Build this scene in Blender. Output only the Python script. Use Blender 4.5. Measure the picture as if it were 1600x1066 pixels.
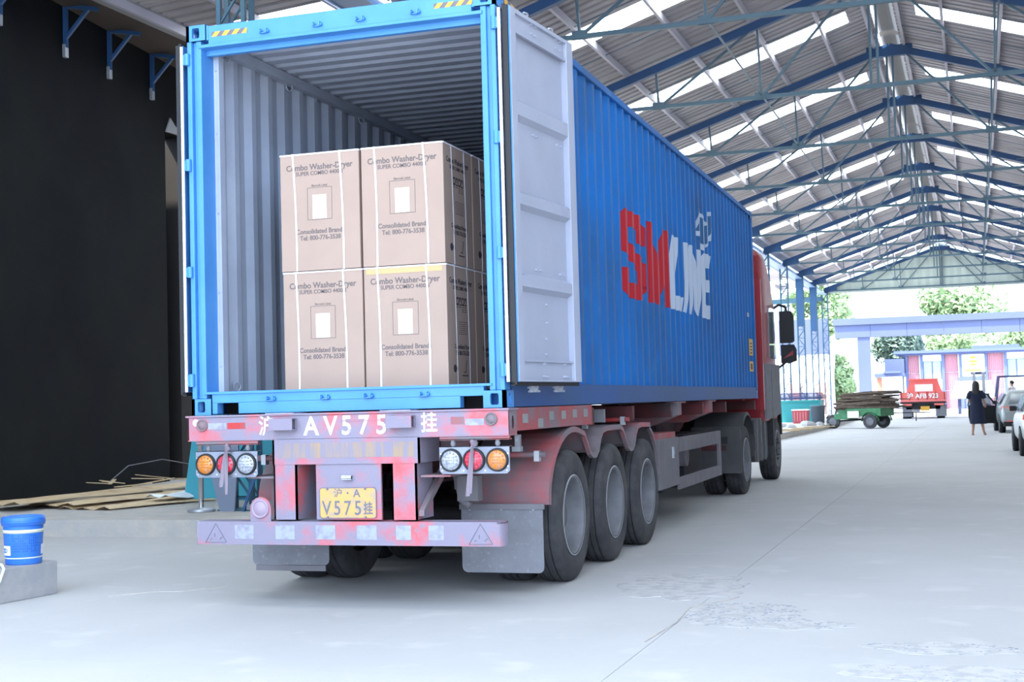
import bpy, bmesh, math, random
from mathutils import Vector, Matrix
random.seed(7)
for o in list(bpy.data.objects): bpy.data.objects.remove(o)
SC = bpy.context.scene; COL = SC.collection
# ---------------------------------------------------------------- camera, sky, sun, exposure
CAMP = Vector((4.1206, -8.6104, 1.4184)); F = 2089.98
yaw, pitch, roll = math.radians(-18.287), math.radians(2.6553), math.radians(-1.5373)
yaw = -0.319168; pitch = 0.0463442; roll = -0.0268318
fw = Vector((math.sin(yaw)*math.cos(pitch), math.cos(yaw)*math.cos(pitch), math.sin(pitch)))
rt = Vector((math.cos(yaw), -math.sin(yaw), 0)); up = rt.cross(fw)
r2 = math.cos(roll)*rt + math.sin(roll)*up; u2 = -math.sin(roll)*rt + math.cos(roll)*up
cd = bpy.data.cameras.new('camera'); cam = bpy.data.objects.new('camera', cd); COL.objects.link(cam)
cam.matrix_world = Matrix(((r2.x, u2.x, -fw.x, CAMP.x), (r2.y, u2.y, -fw.y, CAMP.y), (r2.z, u2.z, -fw.z, CAMP.z), (0, 0, 0, 1)))
cd.sensor_width = 36; cd.sensor_fit = 'HORIZONTAL'; cd.lens = F/1600*36; cd.clip_end = 600; cd.clip_start = .05
SC.camera = cam
cd.dof.use_dof = True; cd.dof.focus_distance = 10.5; cd.dof.aperture_fstop = 9.0
w = bpy.data.worlds.new('sky'); SC.world = w; w.use_nodes = True
bg = w.node_tree.nodes['Background']; bg.inputs[0].default_value = (0.64, 0.79, 1.0, 1); bg.inputs[1].default_value = 6.6
sl = bpy.data.lights.new('sun', 'SUN'); sun = bpy.data.objects.new('sun', sl); COL.objects.link(sun)
sl.energy = 16; sl.angle = math.radians(3); sl.color = (1, .93, .8)
sun.rotation_euler = Vector((-.55, -.45, 1.1)).to_track_quat('Z', 'Y').to_euler(); sun.location = (-20, -20, 40)
SC.view_settings.view_transform = 'Standard'; SC.view_settings.look = 'None'
SC.view_settings.exposure = 0.3; SC.view_settings.gamma = 1; SC.view_settings.use_curve_mapping = False
# ---------------------------------------------------------------- materials
def mat(name, c, rough=.6, metal=0, c2=None, scale=3, lo=.4, hi=.65, bump=0, bscale=40, spec=.4, c3=None, stretch=None, emit=None):
    m = bpy.data.materials.new(name); m.use_nodes = True; nt = m.node_tree; b = nt.nodes['Principled BSDF']
    b.inputs['Base Color'].default_value = (*c, 1); b.inputs['Roughness'].default_value = rough
    b.inputs['Metallic'].default_value = metal; b.inputs['Specular IOR Level'].default_value = spec
    if emit: b.inputs['Emission Color'].default_value = (*emit[0], 1); b.inputs['Emission Strength'].default_value = emit[1]
    tc = nt.nodes.new('ShaderNodeTexCoord'); src = tc.outputs['Object']
    if stretch:
        mp = nt.nodes.new('ShaderNodeMapping'); mp.inputs['Scale'].default_value = stretch; nt.links.new(src, mp.inputs[0]); src = mp.outputs[0]
    if c2:
        n = nt.nodes.new('ShaderNodeTexNoise'); n.inputs['Scale'].default_value = scale; n.inputs['Detail'].default_value = 8; n.inputs['Roughness'].default_value = .6
        nt.links.new(src, n.inputs['Vector'])
        r = nt.nodes.new('ShaderNodeValToRGB'); r.color_ramp.elements[0].position = lo; r.color_ramp.elements[1].position = hi
        r.color_ramp.elements[0].color = (*c, 1); r.color_ramp.elements[1].color = (*c2, 1)
        nt.links.new(n.outputs['Fac'], r.inputs[0]); out = r.outputs[0]
        if c3:
            n3 = nt.nodes.new('ShaderNodeTexNoise'); n3.inputs['Scale'].default_value = scale*6; n3.inputs['Detail'].default_value = 6
            nt.links.new(src, n3.inputs['Vector'])
            r3 = nt.nodes.new('ShaderNodeValToRGB'); r3.color_ramp.elements[0].position = .58; r3.color_ramp.elements[1].position = .72
            nt.links.new(n3.outputs['Fac'], r3.inputs[0])
            mx = nt.nodes.new('ShaderNodeMix'); mx.data_type = 'RGBA'; mx.inputs['B'].default_value = (*c3, 1)
            nt.links.new(r3.outputs[0], mx.inputs['Factor']); nt.links.new(out, mx.inputs['A']); out = mx.outputs['Result']
        nt.links.new(out, b.inputs['Base Color'])
    if bump:
        n2 = nt.nodes.new('ShaderNodeTexNoise'); n2.inputs['Scale'].default_value = bscale; n2.inputs['Detail'].default_value = 6
        nt.links.new(src, n2.inputs['Vector']); bp = nt.nodes.new('ShaderNodeBump'); bp.inputs['Strength'].default_value = bump; bp.inputs['Distance'].default_value = .02
        nt.links.new(n2.outputs['Fac'], bp.inputs['Height']); nt.links.new(bp.outputs[0], b.inputs['Normal'])
    return m
def glassy(name, c, rough=.05, alpha=.35):
    m = bpy.data.materials.new(name); m.use_nodes = True; nt = m.node_tree; nt.nodes.remove(nt.nodes['Principled BSDF'])
    t = nt.nodes.new('ShaderNodeBsdfTransparent'); t.inputs[0].default_value = (*c, 1)
    g = nt.nodes.new('ShaderNodeBsdfGlossy'); g.inputs['Roughness'].default_value = rough
    mx = nt.nodes.new('ShaderNodeMixShader'); mx.inputs[0].default_value = alpha
    nt.links.new(t.outputs[0], mx.inputs[1]); nt.links.new(g.outputs[0], mx.inputs[2]); nt.links.new(mx.outputs[0], nt.nodes['Material Output'].inputs[0]); return m
def translucent(name, c, mixc=None, f=.8):
    m = bpy.data.materials.new(name); m.use_nodes = True; nt = m.node_tree; nt.nodes.remove(nt.nodes['Principled BSDF'])
    t = nt.nodes.new('ShaderNodeBsdfTranslucent'); t.inputs[0].default_value = (*c, 1)
    d = nt.nodes.new('ShaderNodeBsdfDiffuse'); d.inputs[0].default_value = (*(mixc or c), 1)
    mx = nt.nodes.new('ShaderNodeMixShader'); mx.inputs[0].default_value = f
    nt.links.new(d.outputs[0], mx.inputs[1]); nt.links.new(t.outputs[0], mx.inputs[2]); nt.links.new(mx.outputs[0], nt.nodes['Material Output'].inputs[0]); return m
M = {}
M['blue'] = mat('blue container paint', (.045, .2, .5), .45, c2=(.06, .23, .55), scale=2)
M['blueside'] = mat('weathered blue shaded side paint', (.008, .125, .41), .5, spec=.2, c2=(.022, .085, .22), scale=.7, lo=.42, hi=.72, c3=(.02, .12, .32))  # weathered container blue, base darkened for the dimmer light on the sides
M['blueshade'] = mat('shaded blue rail paint', (.005, .06, .22), .5, c2=(.012, .06, .17), scale=1.2)  # same blue with the shade at the bottom rail put into its colour
M['grey'] = mat('light grey container paint', (.31, .36, .46), .5, c2=(.27, .31, .40), scale=1.5)
M['doorgrey'] = mat('door grey paint', (.31, .34, .43), .5, c2=(.28, .31, .39), scale=1.5)
M['rubber'] = mat('black rubber', (.012, .013, .016), .6)
M['gasket'] = mat('white gasket strip', (.55, .55, .56), .35)
M['chrome'] = mat('chrome', (.6, .6, .62), .25, 1)
M['zinc'] = mat('galvanised steel', (.42, .44, .48), .45, .6)
M['card'] = mat('cardboard', (.30, .22, .18), .85, c2=(.315, .232, .19), scale=3)
M['strap'] = mat('white strapping', (.62, .62, .66), .4)
M['print'] = mat('grey print ink', (.12, .1, .1), .9)
M['printd'] = mat('dark print ink', (.03, .025, .03), .9)
M['label'] = mat('white label paper', (.6, .62, .62), .8)
M['red'] = mat('dusty red paint', (.52, .085, .095), .6, c2=(.2, .18, .24), scale=2.6, lo=.34, hi=.52, c3=(.19, .175, .23), bump=.1, bscale=60)
M['redside'] = mat('dimmer dusty red side paint', (.36, .03, .03), .6, c2=(.15, .13, .15), scale=2.0, lo=.36, hi=.6)  # same dusty red, darkened for the dimmer light on side parts
M['reddark'] = mat('shaded red frame paint', (.09, .008, .01), .6, c2=(.03, .015, .02), scale=2.5)  # trailer red with the shade of the underbody put into the colour
M['dust'] = mat('dusty plastic', (.155, .15, .165), .8, c2=(.13, .12, .135), scale=3)
M['dustd'] = mat('darker dusty plastic', (.07, .068, .072), .8, c2=(.05, .05, .055), scale=3)  # darker version of the dusty plastic
M['dustl'] = mat('pale dusty rubber', (.17, .175, .195), .8, c2=(.145, .145, .165), scale=5, c3=(.22, .22, .24))
M['fender'] = mat('dusty fender', (.155, .13, .145), .7, c2=(.36, .07, .08), scale=1.8, lo=.47, hi=.66)
M['tire'] = mat('dusty tyre rubber', (.032, .033, .038), .8, c2=(.062, .06, .064), scale=6, bump=.1)
M['rim'] = mat('dusty wheel rim', (.15, .155, .17), .7, c2=(.11, .11, .12), scale=5)
M['stencil'] = mat('white stencil paint', (.55, .56, .6), .7, c2=(.3, .25, .29), scale=14, lo=.5, hi=.75)
M['yellowfade'] = mat('faded yellow paint', (.30, .21, .13), .7, c2=(.2, .18, .23), scale=5, lo=.36, hi=.56, stretch=(5, 1, .6))
M['reflect'] = mat('worn reflective tape', (.27, .29, .36), .5, c2=(.2, .19, .245), scale=16, lo=.45, hi=.65)
M['reflectg'] = mat('grey reflective tape', (.21, .23, .23), .6)
M['plate'] = mat('yellow licence plate', (.5, .3, .09), .5, c2=(.34, .26, .17), scale=12, lo=.45, hi=.6)
M['plateink'] = mat('plate ink', (.12, .12, .16), .6)
M['yellow'] = mat('yellow marking', (.6, .33, .04), .5)
M['darkmark'] = mat('dark marking', (.12, .11, .13), .6)
M['lampc'] = mat('clear lamp lens', (.35, .37, .42), .2, c2=(.2, .22, .26), scale=60, lo=.45, hi=.6, spec=.6)
M['lampr'] = mat('red lamp lens', (.42, .02, .05), .25, c2=(.25, .12, .16), scale=30, lo=.45, hi=.6)
M['lampa'] = mat('amber lamp lens', (.55, .17, .01), .25, c2=(.38, .2, .13), scale=30, lo=.45, hi=.62)
M['steelplate'] = mat('steel lamp plate', (.2, .22, .28), .4, .3, c2=(.15, .16, .2), scale=8)
M['dark'] = mat('dark underside', (.018, .017, .02), .8)
M['decalred'] = mat('red lettering paint', (.36, .008, .018), .45)
M['decalwhite'] = mat('white lettering paint', (.38, .45, .56), .45)
M['decalnavy'] = mat('navy emblem paint', (.015, .09, .22), .45)
M['concrete'] = mat('concrete floor', (.455, .45, .45), .9, spec=.15, c2=(.40, .395, .39), scale=.35, lo=.35, hi=.7, c3=(.475, .47, .465), bump=.06, bscale=8)
M['concrete2'] = mat('old concrete', (.30, .30, .31), .9, c2=(.37, .365, .36), scale=5, bump=.25, bscale=18)
M['kerb'] = mat('kerb concrete', (.38, .372, .355), .9, c2=(.46, .42, .37), scale=4, bump=.3, bscale=20)
M['pebble'] = mat('exposed stones', (.2, .21, .25), .8, c2=(.3, .31, .33), scale=9)
M['patch'] = mat('worn pale concrete', (.46, .45, .445), .9, spec=.15, c2=(.37, .365, .365), scale=9, lo=.45, hi=.6)
M['blackwall'] = mat('black painted wall', (.0045, .0052, .0075), .85, spec=.12, c2=(.012, .013, .012), scale=.5, lo=.4, hi=.75, bump=.05, bscale=3)
M['black'] = mat('black', (.004, .004, .005), .9)
M['sheet'] = mat('corrugated roof sheet', (.38, .355, .37), .6, c2=(.30, .28, .29), scale=.6)
M['purlin'] = mat('grey purlin', (.45, .43, .49), .6)
M['rafter'] = mat('deep blue steel', (.018, .075, .2), .5, c2=(.02, .06, .15), scale=1)
M['teal'] = mat('teal grey steel', (.07, .13, .17), .5, c2=(.05, .1, .14), scale=1)
M['colblue'] = mat('blue column steel', (.02, .075, .13), .5, c2=(.03, .09, .12), scale=2)
M['skylight'] = translucent('translucent skylight', (.92, .95, .93), f=.92)
M['ridge'] = translucent('dirty ridge sheet', (.26, .25, .24), f=.4)
M['gablesheet'] = mat('pale green gable sheet', (.42, .50, .46), .6)
M['gutter'] = mat('gutter sheet', (.28, .28, .29), .6)
M['soffit'] = mat('brown soffit', (.05, .035, .028), .8)
M['cream'] = mat('cream sheet', (.55, .43, .28), .7, c2=(.45, .32, .18), scale=3)
M['white'] = mat('white paint', (.75, .77, .8), .6)
M['carwhite'] = mat('white car paint', (.5, .53, .54), .25)
M['carsilver'] = mat('silver car paint', (.26, .29, .29), .3, .2)
M['glass'] = glassy('window glass', (.45, .55, .6))
M['carglass'] = mat('dark car glass', (.12, .15, .17), .08, spec=.8)
M['tealpanel'] = mat('teal panel', (.05, .3, .38), .6)
M['bucket'] = mat('blue bucket plastic', (.03, .15, .55), .4, c2=(.1, .24, .6), scale=14, lo=.6, hi=.75)
M['bucketband'] = mat('pale bucket band', (.6, .62, .5), .5)
M['pink'] = mat('pink red sheet wall', (.36, .165, .20), .7)
M['slate'] = mat('slate blue frame', (.08, .105, .23), .6)
M['bluegrey'] = mat('blue grey concrete frame', (.062, .08, .17), .7, c2=(.07, .088, .175), scale=.4)
M['leaf'] = mat('green leaves', (.17, .25, .11), .7, c2=(.24, .32, .17), scale=.7)
M['leafd'] = mat('dark green leaves', (.06, .095, .085), .7, c2=(.11, .16, .11), scale=.7)
M['bark'] = mat('bark', (.1, .08, .06), .9)
M['wood'] = mat('weathered sticks', (.06, .045, .036), .9, c2=(.12, .085, .06), scale=6)
M['tgreen'] = mat('green tricycle paint', (.02, .13, .045), .5, c2=(.04, .18, .08), scale=5)
M['truckred'] = mat('bright red truck paint', (.68, .15, .13), .5)
M['cabred'] = mat('dark red cab paint', (.26, .012, .02), .3)
M['skin'] = mat('skin', (.42, .24, .17), .6)
M['hair'] = mat('black hair', (.012, .01, .01), .5)
M['navy'] = mat('navy cloth', (.007, .011, .032), .9)
M['crate'] = mat('faded red crate', (.42, .07, .09), .7)
M['bin'] = mat('grey bin', (.1, .13, .16), .7)
M['palebuilding'] = mat('pale building wall', (.40, .44, .45), .8)
M['brick'] = mat('orange brick', (.5, .22, .15), .9)
M['rag'] = mat('pinkish rag', (.19, .16, .195), .9)
# ---------------------------------------------------------------- mesh builder
class MB:
    def __init__(s): s.v = []; s.f = []; s.mi = []; s.cur = 0; s.sm = []; s.smooth = False
    def add(s, vs, fs):
        o = len(s.v); s.v += [tuple(p) for p in vs]
        for f in fs: s.f.append(tuple(i+o for i in f)); s.mi.append(s.cur); s.sm.append(s.smooth)
    def box(s, x0, x1, y0, y1, z0, z1):
        s.add([(x0,y0,z0),(x1,y0,z0),(x1,y1,z0),(x0,y1,z0),(x0,y0,z1),(x1,y0,z1),(x1,y1,z1),(x0,y1,z1)],
              [(0,3,2,1),(4,5,6,7),(0,1,5,4),(1,2,6,5),(2,3,7,6),(3,0,4,7)]); return s
    def bar(s, a, b, w, h=None, up=(0,0,1)):      # rectangular bar between two points
        h = h or w; a = Vector(a); b = Vector(b); d = (b-a).normalized(); u = Vector(up)
        if abs(d.dot(u)) > .98: u = Vector((0,1,0))
        r = d.cross(u).normalized()*w/2; t = r.cross(d).normalized()*h/2
        s.add([a-r-t, a+r-t, a+r+t, a-r+t, b-r-t, b+r-t, b+r+t, b-r+t], [(0,3,2,1),(4,5,6,7),(0,1,5,4),(1,2,6,5),(2,3,7,6),(3,0,4,7)]); return s
    def prism(s, poly, ax, a, b):                 # polygon extruded along an axis; poly coordinates are the two other axes in order
        n = len(poly)
        def P(p, t): q = list(p); q.insert(ax, t); return tuple(q)
        s.add([P(p, a) for p in poly]+[P(p, b) for p in poly], [tuple(range(n))[::-1], tuple(range(n, 2*n))]+[(i,(i+1)%n,(i+1)%n+n,i+n) for i in range(n)]); return s
    def cyl(s, a, b, r, n=12, r2=None, cap=True):
        r2 = r if r2 is None else r2; a = Vector(a); b = Vector(b); d = (b-a).normalized()
        u = Vector((0,0,1)) if abs(d.z) < .9 else Vector((1,0,0)); x = d.cross(u).normalized(); y = d.cross(x)
        vs = [a+(x*math.cos(t)+y*math.sin(t))*r for t in [2*math.pi*i/n for i in range(n)]]+[b+(x*math.cos(t)+y*math.sin(t))*r2 for t in [2*math.pi*i/n for i in range(n)]]
        sm = s.smooth; s.smooth = n > 6; s.add(vs, [(i,(i+1)%n,(i+1)%n+n,i+n) for i in range(n)]); s.smooth = sm
        if cap: s.add(vs, [tuple(range(n))[::-1], tuple(range(n, 2*n))])
        return s
    def lathe(s, prof, c, ax, n=32):              # prof: (radius, offset along ax)
        c = Vector(c); d = Vector([(1,0,0),(0,1,0),(0,0,1)][ax]); x = Vector([(0,1,0),(0,0,1),(1,0,0)][ax]); y = d.cross(x); vs = []
        for r, h in prof:
            for i in range(n): t = 2*math.pi*i/n; vs.append(c+d*h+(x*math.cos(t)+y*math.sin(t))*max(r, 1e-5))
        fs = []
        for k in range(len(prof)-1):
            for i in range(n): j = (i+1)%n; fs.append((k*n+i, k*n+j, (k+1)*n+j, (k+1)*n+i))
        sm = s.smooth; s.smooth = True; s.add(vs, fs); s.smooth = sm; return s
    def tube(s, pts, r, n=8):
        pts = [Vector(p) for p in pts]; vs = []; N = len(pts); px = None
        for i, p in enumerate(pts):
            d = (pts[min(i+1,N-1)]-pts[max(i-1,0)]).normalized()
            u = Vector((0,0,1)) if abs(d.z) < .95 else Vector((1,0,0)); x = d.cross(u).normalized()
            if px is not None:
                x = (px - d*px.dot(d)).normalized()
            px = x; y = d.cross(x); rr = r[i] if isinstance(r, (list, tuple)) else r
            for k in range(n): t = 2*math.pi*k/n; vs.append(p+(x*math.cos(t)+y*math.sin(t))*rr)
        sm = s.smooth; s.smooth = True
        s.add(vs, [(i*n+k, i*n+(k+1)%n, (i+1)*n+(k+1)%n, (i+1)*n+k) for i in range(N-1) for k in range(n)]); s.smooth = sm
        s.add(vs, [tuple(range(n))[::-1], tuple(range((N-1)*n, N*n))]); return s
    def grid(s, rows):                            # rows of points
        n = len(rows[0]); s.add([p for r in rows for p in r], [(i*n+k, i*n+k+1, (i+1)*n+k+1, (i+1)*n+k) for i in range(len(rows)-1) for k in range(n-1)]); return s
    def loft(s, rings, cap=True):
        n = len(rings[0]); s.add([p for r in rings for p in r], [(i*n+k, i*n+(k+1)%n, (i+1)*n+(k+1)%n, (i+1)*n+k) for i in range(len(rings)-1) for k in range(n)])
        if cap: s.add(rings[0], [tuple(range(n))[::-1]]); s.add(rings[-1], [tuple(range(n))])
        return s
    def mesh(s, name, mats, inv=None):
        me = bpy.data.meshes.new(name); vs = s.v
        if inv: vs = [tuple(inv @ Vector(p)) for p in vs]
        me.from_pydata(vs, [], s.f); me.polygons.foreach_set('material_index', s.mi); me.polygons.foreach_set('use_smooth', s.sm)
        for m in (mats if isinstance(mats, (list, tuple)) else [mats]): me.materials.append(M[m] if isinstance(m, str) else m)
        bm = bmesh.new(); bm.from_mesh(me); bmesh.ops.recalc_face_normals(bm, faces=bm.faces); bm.to_mesh(me); bm.free()
        me.update(); return me
def root_of(o):
    while o.parent: o = o.parent
    return o
def link(name, me, parent=None, bev=0, **props):
    o = bpy.data.objects.new(name, me); COL.objects.link(o); o.parent = parent
    if bev:
        b = o.modifiers.new('bevel', 'BEVEL'); b.width = bev; b.segments = 2; b.limit_method = 'ANGLE'; b.angle_limit = math.radians(40)
    for k, v in props.items(): o[k] = v
    return o
def part(name, mb, mats, parent, bev=0, local=False, **props):
    inv = None
    if not local and parent:
        r = root_of(parent); R = Matrix.Translation(r.location) @ Matrix.Rotation(r.rotation_euler.z, 4, 'Z'); inv = R.inverted()
    return link(name, mb.mesh(name, mats, inv), parent, bev, **props)
def thing(name, label, cat, loc=(0,0,0), rz=0, group=None):
    o = bpy.data.objects.new(name, None); COL.objects.link(o); o.location = loc; o.rotation_euler = (0,0,rz); o.empty_display_size = .2
    o['label'] = label; o['category'] = cat
    if group: o['group'] = group
    return o
def struct(name, mb, mats, parent=None, **p): return link(name, mb.mesh(name, mats), parent, kind='structure', **p)
def islands(mb):
    par = list(range(len(mb.v)))
    def find(i):
        while par[i] != i: par[i] = par[par[i]]; i = par[i]
        return i
    for f in mb.f:
        for k in f[1:]: par[find(k)] = find(f[0])
    g = {}
    for i, f in enumerate(mb.f): g.setdefault(find(f[0]), []).append(i)
    out = []
    for fs in g.values():
        n = MB(); mp = {}
        for i in fs:
            t = []
            for k in mb.f[i]:
                if k not in mp: mp[k] = len(n.v); n.v.append(mb.v[k])
                t.append(mp[k])
            n.f.append(tuple(t)); n.mi.append(mb.mi[i]); n.sm.append(mb.sm[i])
        out.append(n)
    return out
def parts(name, mb, mats, parent, **k):
    return [part(name, n, mats, parent, **k) for n in islands(mb)]
def solo(name, mb, mats, label, cat, loc=(0,0,0), group=None, bev=0):
    me = mb.mesh(name, mats, Matrix.Translation(loc).inverted()); o = link(name, me, None, bev); o.location = loc
    o['label'] = label; o['category'] = cat
    if group: o['group'] = group
    return o
def copy_tree(o, parent=None):
    c = o.copy(); COL.objects.link(c); c.parent = parent
    for ch in list(o.children): copy_tree(ch, c)
    return c
_dg = None
def textmesh(s, size, bold=0, depth=.001, xs=1.0, align='CENTER', spacing=1.0):
    cu = bpy.data.curves.new('lettering', 'FONT'); cu.body = s; cu.size = size; cu.align_x = align; cu.align_y = 'CENTER'
    cu.offset = bold*size; cu.extrude = depth; cu.space_character = spacing; cu.resolution_u = 3
    o = bpy.data.objects.new('lettering', cu); COL.objects.link(o)
    dg = bpy.context.evaluated_depsgraph_get(); me = bpy.data.meshes.new_from_object(o.evaluated_get(dg)); bpy.data.objects.remove(o)
    me.materials.clear()
    if xs != 1:
        for v in me.vertices: v.co.x *= xs
    return me
def text(s, size, pos, facing, m, parent, name='lettering', local=False, **k):
    # facing: '-y' (read from the front), '+x' (read from the right side) or a 4x4 rotation
    me = textmesh(s, size, **k)
    R = {'-y': Matrix(((1,0,0,0),(0,0,-1,0),(0,1,0,0),(0,0,0,1))), '+x': Matrix(((0,0,1,0),(1,0,0,0),(0,1,0,0),(0,0,0,1)))}[facing] if isinstance(facing, str) else facing
    T = Matrix.Translation(pos) @ R
    if not local and parent:
        r = root_of(parent); T = (Matrix.Translation(r.location) @ Matrix.Rotation(r.rotation_euler.z, 4, 'Z')).inverted() @ T
    me.transform(T); me.materials.append(M[m]); return link(name, me, parent)
# ---------------------------------------------------------------- the shed
TH = math.atan(.014); CT, ST = math.cos(TH), math.sin(TH)
def BW(u, v, z): return (-4.2+u*CT+v*ST, 6-u*ST+v*CT, z)
VS = [68.5-6.1*k for k in range(12)]; VS[-1] = 0.0          # truss positions along the shed
VS = sorted(VS); RU, RZ, EZ, CZ = 6.81, 10.0, 7.8, 7.7
def roofz(u): return EZ+(RZ-EZ)*(1-abs(u-RU)/RU)+.27
# ground and floor
g = MB(); g.box(-140, 140, -60, 330, -.3, -.008); struct('floor', g, 'concrete')
fl = bpy.data.objects['floor']
xs = [-9.6, -3.6, 2.36, 8.4, 14]; 
for i in range(len(xs)-1):
    yy = -14.0
    while yy < 81:
        L = 6.0
        def X(x, y): return x+.0145*(y+2) if x > -9 else x
        a, b = xs[i]+.002, xs[i+1]-.002; y0, y1 = yy+.0015, yy+L-.0015
        m = MB(); poly = [(X(a,y0),y0),(X(b,y0),y0),(X(b,y1),y1),(X(a,y1),y1)]
        m.prism(poly, 2, -.03, 0.0); link('floor_slab', m.mesh('floor_slab', 'concrete'), fl); yy += L
m = MB(); m.box(-40, 60, 81.01, 200, -.03, 0.0); link('yard_slab', m.mesh('yard_slab', 'concrete'), fl)
# worn patches with exposed stones
for cx, cy, rx, ry, n in [(2.75, .25, .42, .5, 220), (2.95, -.12, .5, .22, 120), (4.0, -.8, .45, .18, 120), (4.15, -1.5, .6, .25, 200), (2.1, 1.5, .5, .7, 200)]:
    m = MB(); vs = []; N = 26
    for i in range(N):
        t = 2*math.pi*i/N; k = random.uniform(.75, 1.15); vs.append((cx+rx*k*math.cos(t), cy+ry*k*math.sin(t)))
    hh = .0015+.0006*len(fl.children); hh = .001+.0007*([2.75, 2.95, 4.0, 4.15, 2.1].index(cx)); m.prism(vs, 2, -.004, hh); link('worn_patch', m.mesh('worn_patch', 'patch'), fl)
    m = MB()
    for i in range(n):
        t = random.uniform(0, 6.28); k = random.random()**.5*.95; x, y = cx+rx*k*math.cos(t), cy+ry*k*math.sin(t); r = random.uniform(.006, .019)
        a = [(x+r*random.uniform(.7, 1.2)*math.cos(q), y+r*.8*random.uniform(.7, 1.2)*math.sin(q)) for q in [j*1.0472 for j in range(6)]]
        m.add([(p[0], p[1], .001) for p in a]+[(x, y, .001+r*.25)], [(j, (j+1)%6, 6) for j in range(6)])
    link('stones', m.mesh('stones', 'pebble'), fl, kind='stuff')
m = MB()   # crack edges standing a few mm proud
for pts in [[(2.33,-.9),(2.38,-.2),(2.35,.4),(2.55,.78),(2.6,.95)], [(-2.2,.35),(-1.95,.62),(-1.75,.66),(-1.5,.98)]]:
    for a, b in zip(pts[:-1], pts[1:]): m.bar((a[0],a[1],.002), (b[0],b[1],.002), .012, .008)
link('crack', m.mesh('crack', 'kerb'), fl)
# raised platform on the left
m = MB(); m.prism([(-12, 4.45), (-3.0, 4.62), (-2.6, 30), (-1.4, 34), (-.85, 50), (-1.1, 75), (-12, 75)], 2, 0, .2)
pl = struct('trim_1', m, 'kerb')
# left black wall with a dark opening
def WX(y): return -8.42-.1377*(y-6.7)
m = MB()
m.add([(WX(-9),-9,0),(WX(1),1,0),(WX(1),1,7.95),(WX(-9),-9,7.95),(WX(-9)-.3,-9,0),(WX(1)-.3,1,0),(WX(1)-.3,1,7.95),(WX(-9)-.3,-9,7.95)],
      [(0,1,2,3),(5,4,7,6),(1,5,6,2),(4,0,3,7),(3,2,6,7),(0,4,5,1)])
m.add([(WX(1),1,0),(WX(12.05),12.05,0),(WX(12.05),12.05,7.95),(WX(1),1,7.95),(WX(1)-.3,1,0),(WX(12.05)-.3,12.05,0),(WX(12.05)-.3,12.05,7.95),(WX(1)-.3,1,7.95)],
      [(0,1,2,3),(5,4,7,6),(1,5,6,2),(4,0,3,7),(3,2,6,7),(0,4,5,1)])
y0, y1 = 12.05, 30; m.add([(WX(y0),y0,6.45),(WX(y1),y1,6.45),(WX(y1),y1,7.95),(WX(y0),y0,7.95),(WX(y0)-.3,y0,6.45),(WX(y1)-.3,y1,6.45),(WX(y1)-.3,y1,7.95),(WX(y0)-.3,y0,7.95)],
      [(0,1,2,3),(5,4,7,6),(1,5,6,2),(4,0,3,7),(3,2,6,7),(0,4,5,1)])
wl = struct('wall_left', m, 'blackwall')
m = MB(); y0, y1 = 12.05, 16.2; m.box(WX(14)-2.6, WX(14)-2.5, 12, 20, 0, 6.6); m.box(WX(y0)-2.6, WX(y0)-.3, 11.9, 12.04, 0, 6.6); link('opening_back', m.mesh('opening_back', 'black'), wl)  # black sheets stand in for the unlit depth of the opening
m = MB(); m.box(WX(12.7)-.6, WX(12.7)+.0, 12.6, 12.95, 0, 6.45); link('door_jamb', m.mesh('door_jamb', mat('jamb brown', (.014,.012,.012), .8)), wl)
m = MB(); m.box(WX(20)-3, WX(20)-2.9, 12, 30, 0, 6.45); link('opening_dark_sheet', m.mesh('opening_dark_sheet', 'black'), wl)  # another black sheet, the opening's darkness put in as colour
# torn scrap at the top of the opening
m = MB(); m.prism([(12.06,6.45),(12.2,6.72),(12.35,6.6),(12.55,6.55),(12.8,6.45)], 0, WX(12.05)+.0, WX(12.05)+.03); link('bare_plaster', m.mesh('bare_plaster', 'gutter'), wl)
# wall brackets carrying the soffit
for i, y in enumerate((6.75, 8.55, 9.95, 11.5, 13.1)):
    x = WX(y); t = thing('wall_bracket', 'blue triangular steel bracket under the soffit on the black wall, %s from the left edge' % ['first', 'second', 'third', 'fourth', 'fifth'][i], 'bracket', (x, y, 7.0), group='brackets on the black wall')
    part('upright', MB().bar((x+.04,y,7.05), (x+.04,y,7.72), .06), 'rafter', t); part('arm', MB().bar((x+.04,y,7.70), (x+.62,y,7.58), .06), 'rafter', t)
    part('brace', MB().bar((x+.05,y,7.2), (x+.45,y,7.60), .05), 'rafter', t); part('foot', MB().box(x-.01,x+.06,y-.04,y+.04,6.9,7.1), 'zinc', t)
m = MB()
m.add([(WX(3.2),3.2,7.77),(WX(30),30,7.77),(-7.55,30,7.62),(-7.9,3.2,7.60),(WX(3.2),3.2,7.83),(WX(30),30,7.83),(-7.55,30,7.66),(-7.9,3.2,7.64)],[(0,1,2,3),(7,6,5,4),(0,4,5,1),(2,6,7,3),(0,3,7,4),(1,5,6,2)])
struct('trim_2', m, 'soffit')
def gx(y): return -7.92+.014*(y-4)
m = MB()
for y0, y1 in [(-8, 40)]:
    for a, b, c, d in [(0,.42,7.58,7.60),(0,.02,7.60,7.9),(.40,.42,7.60,7.74)]:
        m.add([(gx(y0)+a,y0,c),(gx(y1)+a,y1,c),(gx(y1)+b,y1,c),(gx(y0)+b,y0,c),(gx(y0)+a,y0,d),(gx(y1)+a,y1,d),(gx(y1)+b,y1,d),(gx(y0)+b,y0,d)],[(0,1,2,3),(7,6,5,4),(0,4,5,1),(2,6,7,3),(0,3,7,4),(1,5,6,2)])
struct('trim_3', m, 'gutter')
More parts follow.
